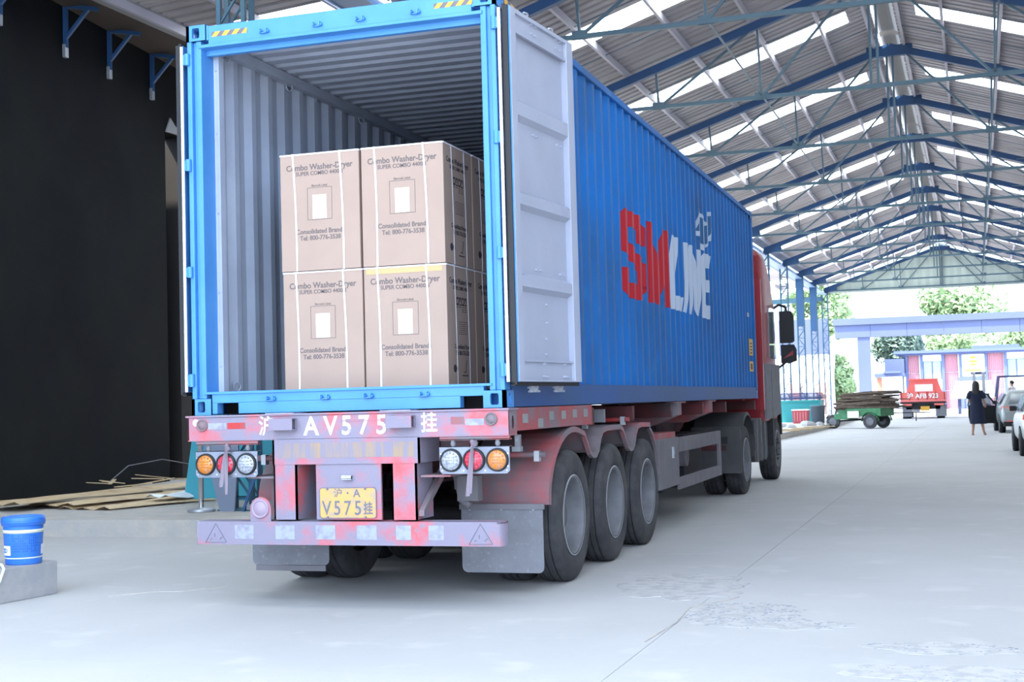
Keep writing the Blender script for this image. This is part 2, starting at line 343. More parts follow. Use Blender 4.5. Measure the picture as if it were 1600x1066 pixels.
# ceiling: corrugated sheets, skylights, purlins per bay
ce = MB(); ce.bar(BW(RU,-13,roofz(RU)+.2), BW(RU,68.5,roofz(RU)+.2), .5, .02); ceil = struct('ceiling', ce, 'ridge')
def corrug(mb, a, b, v0, v1, zf, pitch=.3, dep=.045):
    prof = []; v = v0
    while v < v1-1e-6:
        for dv, dz in ((0,0),(.17,0),(.20,dep),(.27,dep)):
            if v+dv < v1: prof.append((v+dv, dz))
        v += pitch
    prof.append((v1, 0))
    mb.grid([[BW(a, v, zf(a)+dz) for v, dz in prof], [BW(b, v, zf(b)+dz) for v, dz in prof]])
bays = [(-13.0, -6.5), (-6.5, 0.0)]+list(zip(VS[:-1], VS[1:]))
PUR = [.25, 1.6, 2.95, 4.3, 5.5, 6.45]
for (v0, v1) in bays:
    k0 = v0+(v1-v0)*.42; k1 = k0+.95
    for side in (0, 1):
        f = (lambda u: u) if side == 0 else (lambda u: 2*RU-u)
        m = MB(); 
        corrug(m, f(-.25), f(RU-.25), v0, k0, roofz); corrug(m, f(-.25), f(RU-.25), k1, v1, roofz); corrug(m, f(RU-.75), f(RU-.25), k0, k1, roofz)
        link('roof_sheet', m.mesh('roof_sheet', 'sheet'), ceil)
        for a, b in zip([-.25]+PUR[1:-1], PUR[1:-1]+[RU-.75]):
            m = MB(); corrug(m, f(a+.003), f(b-.003), k0, k1, roofz, .3, .02); link('skylight_pane', m.mesh('skylight_pane', 'skylight'), ceil)
        for u in PUR:
            m = MB(); z = roofz(u)-.09; m.bar(BW(f(u), v0, z), BW(f(u), v1, z), .06, .15); link('purlin', m.mesh('purlin', 'purlin'), ceil)
        m = MB()
        for vv in (v0+(v1-v0)*.33, v0+(v1-v0)*.7):
            for a, b in zip(PUR[:-1], PUR[1:]): m.bar(BW(f(a), vv, roofz(a)-.12), BW(f(b), vv, roofz(b)-.12), .014)
        link('sag_rod', m.mesh('sag_rod', 'teal'), ceil)
    m = MB(); m.grid([[BW(RU-.4, v0+.2, roofz(RU)-.06), BW(RU-.4, v1-.2, roofz(RU)-.06)], [BW(RU-.15, v0+.2, roofz(RU)+.1), BW(RU-.15, v1-.2, roofz(RU)+.1)], [BW(RU+.15, v0+.2, roofz(RU)+.1), BW(RU+.15, v1-.2, roofz(RU)+.1)], [BW(RU+.4, v0+.2, roofz(RU)-.06), BW(RU+.4, v1-.2, roofz(RU)-.06)]])
    link('ridge_sheet', m.mesh('ridge_sheet', 'ridge'), ceil)
    # lean-to roof on the left
    def lz(u): return 7.62+.075*(u+3.4)
    kk0 = v0+(v1-v0)*.56; kk1 = kk0+2.0
    m = MB(); a, b = -3.5, -.55
    corrug(m, a, b, v0, kk0, lz, .3); corrug(m, a, b, kk1, v1, lz, .3); link('roof_sheet', m.mesh('roof_sheet', 'sheet'), ceil)
    for a, b in ((-3.5, -2.077), (-2.073, -.55)):
        m = MB(); corrug(m, a, b, kk0, kk1, lz, .3, .02); link('skylight_pane', m.mesh('skylight_pane', 'skylight'), ceil)
    for u in (-3.3, -2.07, -.7):
        m = MB(); m.bar(BW(u, v0, lz(u)-.1), BW(u, v1, lz(u)-.1), .06, .14); link('purlin', m.mesh('purlin', 'purlin'), ceil)
# valley gutter fascia
m = MB(); m.bar(BW(-.35,-13,7.72), BW(-.35,68.5,7.72), .04, .5); m.bar(BW(-.1,-13,7.5), BW(-.1,68.5,7.5), .5, .03); struct('trim_4', m, mat('pale blue fascia', (.13,.22,.38), .5))
# far gable, translucent pale sheet
m = MB(); n = 60; row0 = []; row1 = []
for i in range(n+1):
    u = i*2*RU/n; d = .03*(i % 2); row0.append(BW(u, 68.6+d, 7.55)); row1.append(BW(u, 68.6+d, roofz(u)-.02))
m.grid([row0, row1]); struct('wall_back', m, M['gablesheet'])
# right wall
m = MB(); row0 = []; row1 = []
for i in range(0, 330):
    v = -13+i*.25; row0.append(BW(13.7+.04*(i % 2), v, .0)); row1.append(BW(13.7+.04*(i % 2), v, 7.95))
m.grid([row0, row1]); struct('wall_right', m, 'sheet')
# trusses
def truss(v, i):
    names = ['nearest', 'second', 'third', 'fourth', 'fifth', 'sixth', 'seventh', 'eighth', 'ninth', 'tenth', 'eleventh', 'farthest']
    t = thing('roof_truss', 'blue steel roof truss across the shed, %s from the camera' % names[i], 'truss', BW(0, v, CZ-.1), group='roof trusses of the shed')
    P = lambda u, z: BW(u, v, z)
    tz = lambda u: EZ+(RZ-EZ)*(1-abs(u-RU)/RU)
    for s in (0, 1):
        f = (lambda u: u) if s == 0 else (lambda u: 2*RU-u)
        part('top_chord', MB().bar(P(f(0), EZ), P(f(RU), RZ), .13, .17), 'rafter', t)
        part('bottom_chord', MB().bar(P(f(0), CZ), P(f(RU), CZ), .08, .08), 'teal', t)
        for a, b in ((2.3, 2.3), (4.5, 4.5)): 
            part('web_post', MB().bar(P(f(a), CZ), P(f(b)-.05*(1-2*s), tz(b)), .045), 'teal', t)
        for a, b in ((2.3, 4.45), (4.5, 6.5), (.15, 2.2)):
            part('web_brace', MB().bar(P(f(a), CZ), P(f(b), tz(b)), .05), 'teal', t)
        m = MB()
        for a in (.1, 2.3, 4.5): m.prism([(0,0)], 1, 0, 0) if 0 else m.bar(P(f(a)-.14, CZ+.03), P(f(a)+.14, CZ+.03), .03, .16)
        parts('gusset', m, 'teal', t)
        part('knee_plate', MB().bar(P(f(.0), EZ-.12), P(f(.75), EZ+.06), .12, .22), 'rafter', t)
    part('king_post', MB().bar(P(RU-.07, CZ), P(RU-.07, RZ), .05, .09).bar(P(RU+.07, CZ), P(RU+.07, RZ), .05, .09), 'teal', t)
    part('apex_plate', MB().bar(P(RU-.55, RZ-.1), P(RU+.55, RZ-.1), .14, .26), 'rafter', t)
    return t
for i, v in enumerate(VS): truss(v, i)
m = MB(); row0 = []; row1 = []
# X bracing and longitudinal ties between trusses
t = thing('bracing_rods', 'thin blue bracing rods running between the roof trusses along the shed', 'bracing', BW(0, 0, 7.7))
for u in (4.5, 2*RU-4.5, 2*RU-2.3):
    for a, b in zip(VS[1:-1], VS[2:]): part('tie', MB().bar(BW(u, a, CZ+.05), BW(u, b, CZ+.05), .03), 'teal', t)
for k, (a, b) in enumerate(zip(VS[2:-1], VS[3:])):
    for (p, q) in ((0, 1), (1, 0)):
        part('brace_rod', MB().bar(BW(2*RU-.6, (a, b)[p], EZ+.15), BW(2*RU-3.6, (a, b)[q], roofz(3.6)-.3), .025), 'teal', t)
# lattice columns
def lattice(u, v, i, side, z0=.2, w=.34, tube=False):
    x, y, _ = BW(u, v, 0); o = 'left' if side == 0 else 'right'
    t = thing('lattice_column', 'blue steel lattice column of the %s row, number %d counting from the camera end' % (o, i+1), 'column', (x, y, z0), group='lattice columns of the %s row' % o)
    top = EZ if side == 0 else EZ
    c = 'colblue'
    for dx in (-w/2, w/2):
        for dy in (-.1, .1): part('angle_post', MB().bar((x+dx,y+dy,z0), (x+dx,y+dy,top), .055), c, t)
    m = MB(); z = z0+.15; k = 0
    while z < top-.3:
        for dy in (-.1, .1):
            m.bar((x-w/2,y+dy,z), (x+w/2,y+dy,z), .025)
            a, b = (-w/2, w/2) if k % 2 else (w/2, -w/2); m.bar((x+a,y+dy,z), (x+b,y+dy,z+.45), .025)
        z += .45; k += 1
    part('lacing', m, c, t)
    part('base_plate', MB().box(x-w/2-.08, x+w/2+.08, y-.2, y+.2, z0, z0+.02), c, t)
    if tube: part('column_casing', MB().box(x-.16, x+.16, y-.12, y+.12, 5.0, top), 'rafter', t)
for i, v in enumerate(VS): lattice(0, v if i else -.05, i, 0, tube=(i in (9, 10)))
for i, v in enumerate(VS): lattice(2*RU, v, i, 1, z0=0)
# lean-to end beam
m = MB(); m.bar(BW(-5.0, 68.5, 7.15), BW(-.1, 68.5, 7.25), .15, .3); struct('trim_5', m, 'colblue')
# ---------------------------------------------------------------- shipping container
ZB = 1.39; ZT = ZB+2.896; HW = 1.219; LEN = 12.192
con = thing('shipping_container', 'long blue shipping container with open doors and red and white lettering, on the trailer', 'container', (0, 6, ZB))
def casting(x, y, z, sx, sy):      # hollow corner casting with oval holes, x,y outer corner; sx, sy inward direction
    m = MB(); a, b, c = .162, .178, .118; th = .026
    def face(o, ux, uy, w, h, hw, hh, nrm):    # plate with an oval hole
        o = Vector(o); ux = Vector(ux); uy = Vector(uy); nrm = Vector(nrm)*th; n = 24
        outer = []; inner = []
        per = []
        for q in range(4):
            c0 = [(w/2,-h/2),(w/2,h/2),(-w/2,h/2),(-w/2,-h/2)][q]; c1 = [(w/2,h/2),(-w/2,h/2),(-w/2,-h/2),(w/2,-h/2)][q]
            for k in range(6): per.append((c0[0]+(c1[0]-c0[0])*k/6, c0[1]+(c1[1]-c0[1])*k/6))
        for i in range(n):
            t = math.atan2(per[i][1], per[i][0]); cx, sy_ = math.cos(t), math.sin(t); outer.append(per[i])
            e = hw; ex, ey = cx*hw, sy_*hw
            inner.append((ex, ey+(hh-hw)*(1 if ey > 0 else -1)))
        ctr = o+ux*w/2+uy*h/2
        vs = [ctr+ux*p[0]+uy*p[1] for p in outer]+[ctr+ux*p[0]+uy*p[1] for p in inner]; vs += [v+nrm for v in vs]
        fs = []
        for i in range(n):
            j = (i+1) % n; fs += [(i, j, n+j, n+i), (2*n+i, 2*n+j, 3*n+j, 3*n+i), (n+i, n+j, 3*n+j, 3*n+i), (i, j, 2*n+j, 2*n+i)]
        m.add(vs, fs)
    x0 = x if sx > 0 else x-a; y0 = y if sy > 0 else y-b
    face((x0, y, z), (1,0,0), (0,0,1), a, c, .031, .05, (0, sy, 0))
    face((x, y0, z), (0,1,0), (0,0,1), b, c, .026, .04, (sx, 0, 0))
    e = .0008; m.box(x0+e, x0+a-e, y0+e, y0+b-e, z, z+.02); m.box(x0+e, x0+a-e, y0+e, y0+b-e, z+c-.02, z+c)
    xi = x+sx*a; m.box(min(xi, xi-sx*.02), max(xi, xi-sx*.02), y0+e, y0+b-e, z+e, z+c-e); yi = y+sy*b; m.box(x0+e, x0+a-e, min(yi, yi-sy*.02), max(yi, yi-sy*.02), z+e, z+c-e)
    part('corner_casting', m, 'blue', con, bev=.0)
for x, sx in ((-HW, 1), (HW, -1)):
    for y, sy in ((0, 1), (LEN, -1)):
        casting(x, y, ZB, sx, sy); casting(x, y, ZT-.118, sx, sy)
for s in (-1, 1):
    # rear post: outer hinge edge, recess, inner channel
    m = MB(); z0, z1 = ZB+.118, ZT-.118
    def bx(a, b, y0, y1): m.box(min(s*a, s*b), max(s*a, s*b), y0, y1, z0, z1)
    bx(HW-.004, HW-.042, .002, .12); bx(HW-.042, HW-.085, .035, .12); bx(HW-.075, HW-.105, .012, .12); bx(HW-.095, HW-.118, .012, .2)
    part('rear_post', m, 'blue', con, bev=.006)
    m = MB(); bx2 = m.box(min(s*(HW-.16), s*(HW-.1)), max(s*(HW-.16), s*(HW-.1)), .19, .26, ZB+.16, ZT-.13); part('inner_post', m, 'grey', con)
    # front posts, rails
    m = MB(); m.box(min(s*HW, s*(HW-.1)), max(s*HW, s*(HW-.1)), LEN-.12, LEN, z0, z1); part('front_post', m, 'blueside', con)
    m = MB(); m.box(min(s*(HW-.005), s*(HW-.055)), max(s*(HW-.005), s*(HW-.055)), .15, LEN-.15, ZB+.004, ZB+.165); m.box(min(s*(HW+.0), s*(HW-.05)), max(s*(HW+.0), s*(HW-.05)), .17, LEN-.17, ZB+.002, ZB+.014)
    part('bottom_rail', m, 'blueshade', con)
    m = MB(); m.box(min(s*(HW-.005), s*(HW-.065)), max(s*(HW-.005), s*(HW-.065)), .15, LEN-.15, ZT-.08, ZT-.015); part('top_rail', m, 'blueside', con, bev=.008)
# header and sill
HT = ZT-.012
m = MB(); m.box(-HW+.18, HW-.18, .012, .10, ZT-.155, HT); m.box(-HW+.10, HW-.10, .0, .09, ZT-.175, ZT-.15); m.box(-HW+.1, HW-.1, .09, .14, ZT-.215, ZT-.02)
m.prism([(-HW+.162, ZT-.118), (-HW+.18, ZT-.118), (-HW+.18, HT), (-HW+.162, ZT-.0)], 1, .012, .10); m.prism([(HW-.162, ZT-.118), (HW-.18, ZT-.118), (HW-.18, HT), (HW-.162, ZT-.0)], 1, .012, .10)
part('door_header', m, 'blue', con, bev=.004)
m = MB()
m.box(-HW+.162, HW-.162, .015, .09, ZB+.085, ZB+.165)
for a, b in ((-HW+.162, -HW+.205), (-HW+.38, HW-.38+.045), (HW-.205+.04, HW-.162)): m.box(a, b, .015, .09, ZB+.006, ZB+.09)
m.box(-HW+.1, HW-.1, .0, .2, ZB+.15, ZB+.168)
part('door_sill', m, 'blue', con, bev=.004)
m = MB(); m.box(-HW+.205, -HW+.38, .3, .32, ZB, ZB+.09); m.box(HW-.4, HW-.165, .3, .32, ZB, ZB+.09); parts('fork_pocket', m, 'dark', con)
# keeper lugs on header and sill
for x in (-.569, -.14, .198, .621):
    for zc in (4.182, 1.499):
        m = MB()
        for dx in (-.03, .022): m.prism([(zc-.018,0),(zc+.018,0)][::1]+[(zc+.012,-.03)], 0, x+dx, x+dx+.008) if 0 else m.box(x+dx, x+dx+.009, -.022, .016, zc-.016, zc+.014)
        m.box(x-.036, x-.014, -.012, .016, zc-.006, zc+.004); m.box(x-.03, x+.031, -.01, .016, zc-.018, zc-.012); m.cyl((x+.03,-.012,zc-.004),(x+.03,.012,zc-.004),.012, 8)
        part('keeper_lug', m, 'blue', con)
# hazard stripes
def stripes(n0, x0, x1, z0, z1, y):
    m = MB(); m.cur = 0; m.box(x0, x1, y-.001, y, z0, z1); m.cur = 1; w = (x1-x0)/3.6; k = x0
    for i in range(4):
        a = x0+i*w; pts = [(a, z0), (a+w*.5, z0), (a+w*.5+w*.4, z1), (a+w*.4, z1)]
        pts = [(min(max(p[0], x0), x1), p[1]) for p in pts]
        if pts[0][0] < pts[1][0]: m.prism(pts, 1, y-.002, y-.001)
    part('hazard_marking', m, ['darkmark', 'yellow'], con)
stripes(0, -1.01, -.71, 4.188, 4.225, .012); stripes(0, .76, 1.05, 4.188, 4.225, .012)
m = MB(); m.cur = 0; m.box(HW-.006, HW-.002, .2, .75, ZT-.078, ZT-.02); m.cur = 1
for i in range(4): m.box(HW-.006, HW-.001, .21+i*.14, .28+i*.14, ZT-.076, ZT-.022)
part('hazard_marking', m, ['darkmark', 'yellow'], con)
# corrugated side panels
PIT = .2785; BR = [0, .072, .140, .210, .2785]; XO = 1.196; XI = 1.160
def corr_pts(y0, y1):
    pts = []; y = y0
    while y < y1-.05:
        pts += [(y, XO), (y+.072, XO), (y+.140, XI), (y+.210, XI)]; y += PIT
    pts.append((y1, XO)); return pts
Y0, Y1 = .16, LEN-.14
SP = [p for p in corr_pts(Y0, Y1) if p[0] <= Y1]
def corr_x(y):
    for (a, xa), (b, xb) in zip(SP[:-1], SP[1:]):
        if a <= y <= b: return xa+(xb-xa)*(y-a)/(b-a)
    return XO
zl, zh = ZB+.16, ZT-.075
for s in (-1, 1):
    m = MB(); m.grid([[(s*x, y, zl) for y, x in SP], [(s*x, y, zh) for y, x in SP]]); part('side_panel', m, 'blueside', con)
    m = MB(); m.grid([[(s*(x-.003), y, zl-.0) for y, x in SP], [(s*(x-.003), y, zh) for y, x in SP]]); part('inner_side_panel', m, 'grey', con)
# roof panel (ribs across), front wall, floor
m = MB(); rp = []; y = .14
while y < LEN-.2:
    rp += [(y, 0), (y+.10, 0), (y+.125, .022), (y+.185, .022)]; y += .21
rp.append((LEN-.12, 0))
m.grid([[(-HW+.05, y, ZT-.045+d) for y, d in rp], [(HW-.05, y, ZT-.045+d) for y, d in rp]]); part('roof_panel', m, 'grey', con)
m = MB(); m.grid([[(-HW+.05, y, ZT-.04+d) for y, d in rp], [(HW-.05, y, ZT-.04+d) for y, d in rp]]); part('outer_roof_panel', m, 'blueside', con)
m = MB(); m.box(-HW+.06, -HW+.12, .14, LEN-.1, ZT-.13, ZT-.05); m.box(HW-.12, HW-.06, .14, LEN-.1, ZT-.13, ZT-.05); part('inner_top_rail', m, 'grey', con)
fp = [(-1.1+i*.11, .03*(i % 4 in (1, 2))) for i in range(21)]
m = MB(); m.grid([[(x, LEN-.12+d, ZB+.12) for x, d in fp], [(x, LEN-.12+d, ZT-.07) for x, d in fp]]); m.grid([[(x, LEN-.06+d, ZB+.12) for x, d in fp], [(x, LEN-.06+d, ZT-.07) for x, d in fp]]); part('front_wall', m, 'grey', con)
m = MB(); m.box(-HW+.06, HW-.06, .1, LEN-.1, ZB+.13, ZB+.155); part('floor_board', m, mat('container plywood', (.16,.11,.07), .7), con)
m = MB()
for i in range(38): m.box(-HW+.06, HW-.06, .4+i*.31, .45+i*.31, ZB+.003, ZB+.13)
part('cross_member', m, 'dark', con)
# lashing rings and lashing rods inside
def ring(x, y, z):
    m = MB(); pts = [(x+.03*math.cos(t)*.4+.012, y+.035*math.cos(t), z+.035*math.sin(t)) for t in [i*math.pi/6 for i in range(13)]]; m.tube(pts, .006, 6); part('lashing_ring', m, 'grey', con)
for y in (.42, 1.45, 2.9, 4.4, 5.9): ring(-1.14, y, 4.14)
ring(-1.14, .5, 1.60); ring(1.14, 1.45, 4.14)
m = MB(); m.cyl((-1.10,.20,1.56), (-1.10,.20,4.12), .014, 10)
for z in (1.75, 2.3, 2.9, 3.5, 3.98): m.cyl((-1.13,.205,z), (-1.075,.19,z), .008, 6)
part('lashing_bar', m, 'grey', con)
# hinges
for s in (-1, 1):
    for z0, z1 in ((3.989,4.075),(3.197,3.284),(2.405,2.485),(1.6,1.693)):
        m = MB(); m.cyl((s*(HW-.012), -.012, z0), (s*(HW-.012), -.012, z1), .02, 12); m.box(min(s*(HW-.03), s*(HW+.012)), max(s*(HW-.03), s*(HW+.012)), -.014, .03, z0+.004, z1-.004)
        m.box(min(s*(HW-.01), s*(HW+.04)), max(s*(HW-.01), s*(HW+.04)), -.02, -.008, z0+.006, z1-.006)
        part('hinge', m, 'blue', con)
# doors folded right round against the sides: s along door from hinge, t thickness outwards, built in place
def door(hx, hy, ang, sgn, crumbs):
    D = Vector((math.sin(ang)*sgn, math.cos(ang), 0)); N = Vector((math.cos(ang)*sgn, -math.sin(ang), 0)); H = Vector((hx, hy, 0))
    Z0, Z1, Wd = 1.562, 4.15, 1.17
    def P(a, t, z): v = H+D*a+N*t; return (v.x, v.y, z)
    def bx(m, a0, a1, t0, t1, z0, z1):
        m.add([P(a0,t0,z0),P(a1,t0,z0),P(a1,t1,z0),P(a0,t1,z0),P(a0,t0,z1),P(a1,t0,z1),P(a1,t1,z1),P(a0,t1,z1)], [(0,3,2,1),(4,5,6,7),(0,1,5,4),(1,2,6,5),(2,3,7,6),(3,0,4,7)])
    d = MB(); bx(d, .02, Wd, -.004, .0, Z0, Z1)                       # outer skin (against the side)
    for (a0, a1) in ((.012, .075),): bx(d, .012, .02, .0, .052, Z0, Z1); 
    dr = part('door', d, 'blue', con)
    m = MB(); bx(m, .02, .115, .0, .055, Z0, Z1); bx(m, Wd-.125, Wd, .0, .055, Z0, Z1); bx(m, .11, Wd-.12, .0, .052, Z0, Z0+.012); bx(m, .11, Wd-.12, .0, .052, Z1-.03, Z1)
    part('door_frame', m, 'doorgrey', dr, bev=.004)
    m = MB(); bx(m, .11, Wd-.12, .0, .006, Z0, Z1); part('door_panel', m, 'doorgrey', dr)
    for z0, z1 in ((3.40, 3.535), (2.78, 2.89), (2.21, 2.32)):           # pressed crossbars
        m = MB(); A, B = .11, Wd-.12; pr = [(.006, z0-.02), (.048, z0+.012), (.048, z1-.025), (.006, z1)]
        vs = [P(A, t, z) for t, z in pr]+[P(B, t, z) for t, z in pr]; m.add(vs, [(0,1,2,3)[::-1],(4,5,6,7),(0,1,5,4),(1,2,6,5),(2,3,7,6)])
        part('crossbar', m, 'doorgrey', dr)
    m = MB(); bx(m, .11, Wd-.12, .0, .03, 3.995, Z1-.03); bx(m, .11, Wd-.12, .03, .048, 3.985, 4.0); part('top_channel', m, 'doorgrey', dr)
    m = MB(); bx(m, .11, Wd-.12, .0, .04, Z0+.14, Z0+.152); bx(m, .11, Wd-.12, .0, .025, Z0, Z0+.145); part('bottom_channel', m, 'doorgrey', dr)
    m = MB(); bx(m, .0, Wd+.005, .0, .03, Z0-.028, Z0-.002); bx(m, .0, .012, -.0, .045, Z0-.02, Z1); bx(m, Wd, Wd+.008, 0, .03, Z0-.02, Z1); bx(m, .0, Wd, .0, .02, Z1, Z1+.012); part('gasket', m, 'rubber', dr)
    m = MB(); a = P(-.018, -.012, Z0-.0); b = P(-.018, -.012, Z1-.02); m.cyl(a, b, .012, 10); z = Z0+.1
    while z < Z1: m.cyl(P(-.018,-.012,z), P(-.018,-.012,z+.006), .0135, 10); z += .17
    part('gasket_strip', m, 'gasket', dr)
    m = MB()
    for a, z in crumbs:
        m.cyl(P(a, .0, z), P(a, .025 if z < 3.9 and z > 1.75 else .045, z), .009, 6)
    if crumbs: part('bolt', m, 'doorgrey', dr, kind='stuff')
    # locking rods with cams on the outer skin
    for a in (.42, .88):
        m = MB(); m.cyl(P(a, -.03, Z0-.03), P(a, -.03, Z1+.02), .014, 8); rd = part('locking_rod', m, 'zinc', dr)
        m = MB()
        for zz, sg in ((Z0-.05, -1), (Z1+.03, 1)):
            for t in (-.045, .0): bx(m, a-.035, a+.045, t, t+.014, zz-.022, zz-.008); bx(m, a-.05, a+.02, t, t+.014, zz+.006, zz+.018)
            bx(m, a-.015, a+.012, -.045, .014, zz-.022, zz+.022)
        parts('cam', m, 'zinc', rd)[:0]
    return dr
bl = []
for a in (.42, .50, .88, .96): bl += [(a, 4.05), (a, 4.115)]
for a in (.46, .53, .9, .98): bl += [(a, 3.33), (a, 2.36)]
bl += [(.62,2.12),(.62,1.99),(.60,1.87),(.60,1.76),(.5,1.6),(.56,1.6),(.88,1.6),(.94,1.6),(.5,1.69),(.88,1.69)]
door(1.262, -.004, math.radians(6.2), 1, bl)
door(-1.262, .0, math.radians(2.6), -1, [])
# lettering that follows the corrugation
def painted(polys, m, name, parent, off=.003):
    bm = bmesh.new()
    for poly in polys:
        bm.faces.new([bm.verts.new((0, y, z)) for y, z in poly])
    bmesh.ops.triangulate(bm, faces=bm.faces[:])
    lo = min(v.co.y for v in bm.verts); hi = max(v.co.y for v in bm.verts)
    for (y, x) in SP:
        if lo < y < hi: bmesh.ops.bisect_plane(bm, geom=bm.verts[:]+bm.edges[:]+bm.faces[:], plane_co=(0, y, 0), plane_no=(0, 1, 0))
    for v in bm.verts: v.co.x = corr_x(v.co.y)+off
    bmesh.ops.recalc_face_normals(bm, faces=bm.faces)
    me = bpy.data.meshes.new(name); bm.to_mesh(me); bm.free(); me.transform(Matrix.Translation(-con.location)); me.materials.append(M[m]); return link(name, me, parent)
def place(polys, y0, y1, z0, z1, sh=0): return [[(y0+(y1-y0)*u+sh*v, z0+(z1-z0)*v) for u, v in p] for p in polys]
L_S = [[(0,.9),(.12,1),(.82,1),(1,.88),(1,.82),(0,.82)], [(0,.82),(.34,.82),(.34,.64),(0,.53)], [(.66,.82),(1,.82),(1,.66),(.66,.66)], [(0,.53),(.34,.64),(1,.45),(.66,.34)], [(.66,.34),(1,.45),(1,.15),(.66,.18)], [(0,.18),(1,.18),(1,.13),(.82,0),(.15,0),(0,.12)], [(0,.33),(.34,.33),(.34,.18),(0,.18)]]
L_M = [[(0,0),(.26,0),(.26,1),(0,1)], [(.74,0),(1,0),(1,1),(.74,1)], [(.26,1),(.26,.3),(.42,0),(.5,0),(.5,.55)], [(.74,1),(.5,.55),(.5,0),(.58,0),(.74,.3)]]
L_L = [[(0,0),(.46,0),(.46,1),(0,1)], [(.46,0),(1,0),(1,.2),(.46,.2)]]
L_I = [[(0,0),(1,0),(1,1),(0,1)]]
L_N = [[(0,0),(.3,0),(.3,1),(0,1)], [(.7,0),(1,0),(1,1),(.7,1)], [(.3,1),(.3,.42),(.7,0),(.7,.55)]]
L_E = [[(0,0),(.4,0),(.4,1),(.15,1),(0,.88)], [(.4,.78),(1,.78),(1,1),(.4,1)], [(.4,.41),(.85,.41),(.85,.6),(.4,.6)], [(.4,0),(.95,0),(.95,.21),(.4,.21)]]
painted(place(L_S, 3.66, 4.62, 2.40, 3.25), 'decalred', 'letter', con); painted(place(L_M, 4.68, 5.78, 2.41, 3.25), 'decalred', 'letter', con)
painted(place(L_L, 5.80, 6.52, 2.41, 3.24, .20), 'decalwhite', 'letter', con); painted(place(L_I, 6.54, 6.80, 2.41, 3.24, .22), 'decalwhite', 'letter', con)
painted(place(L_N, 6.86, 7.62, 2.41, 3.24, .22), 'decalwhite', 'letter', con); painted(place(L_E, 7.68, 8.30, 2.41, 3.24, .20), 'decalwhite', 'letter', con)
em = painted([[(7.75,3.76),(8.07,3.69),(8.05,3.59),(8.26,3.64),(8.29,3.79),(8.65,3.83),(8.64,3.67),(8.53,3.44),(8.33,3.4),(8.28,3.35),(7.99,3.25),(7.73,3.3),(7.75,3.41),(7.49,3.41),(7.65,3.6)]], 'decalwhite', 'emblem', con)
painted([[(7.80,3.70),(7.97,3.66),(7.97,3.33),(7.80,3.36)], [(8.07,3.57),(8.25,3.61),(8.25,3.38),(8.02,3.30)], [(8.35,3.74),(8.59,3.77),(8.56,3.56),(8.42,3.46),(8.36,3.6)], [(7.60,3.47),(7.70,3.47),(7.72,3.62)]], 'decalnavy', 'emblem_field', em, .006)
# yellow decals at the front end
for z0, z1 in ((2.04, 2.29), (1.80, 1.95)):
    m = MB(); m.box(1.197, 1.2, 11.56, 11.95, z0, z1); dc = part('warning_decal', m, 'yellow', con); m = MB()
    for k in range(4): m.box(1.2, 1.201, 11.68, 11.84, z0+.03+k*(z1-z0-.06)/4, z0+.05+k*(z1-z0-.06)/4)
    part('decal_print', m, 'printd', dc)
m = MB(); m.box(1.192, 1.2, 11.5, 11.66, 2.62, 2.68); part('vent', m, 'zinc', con)
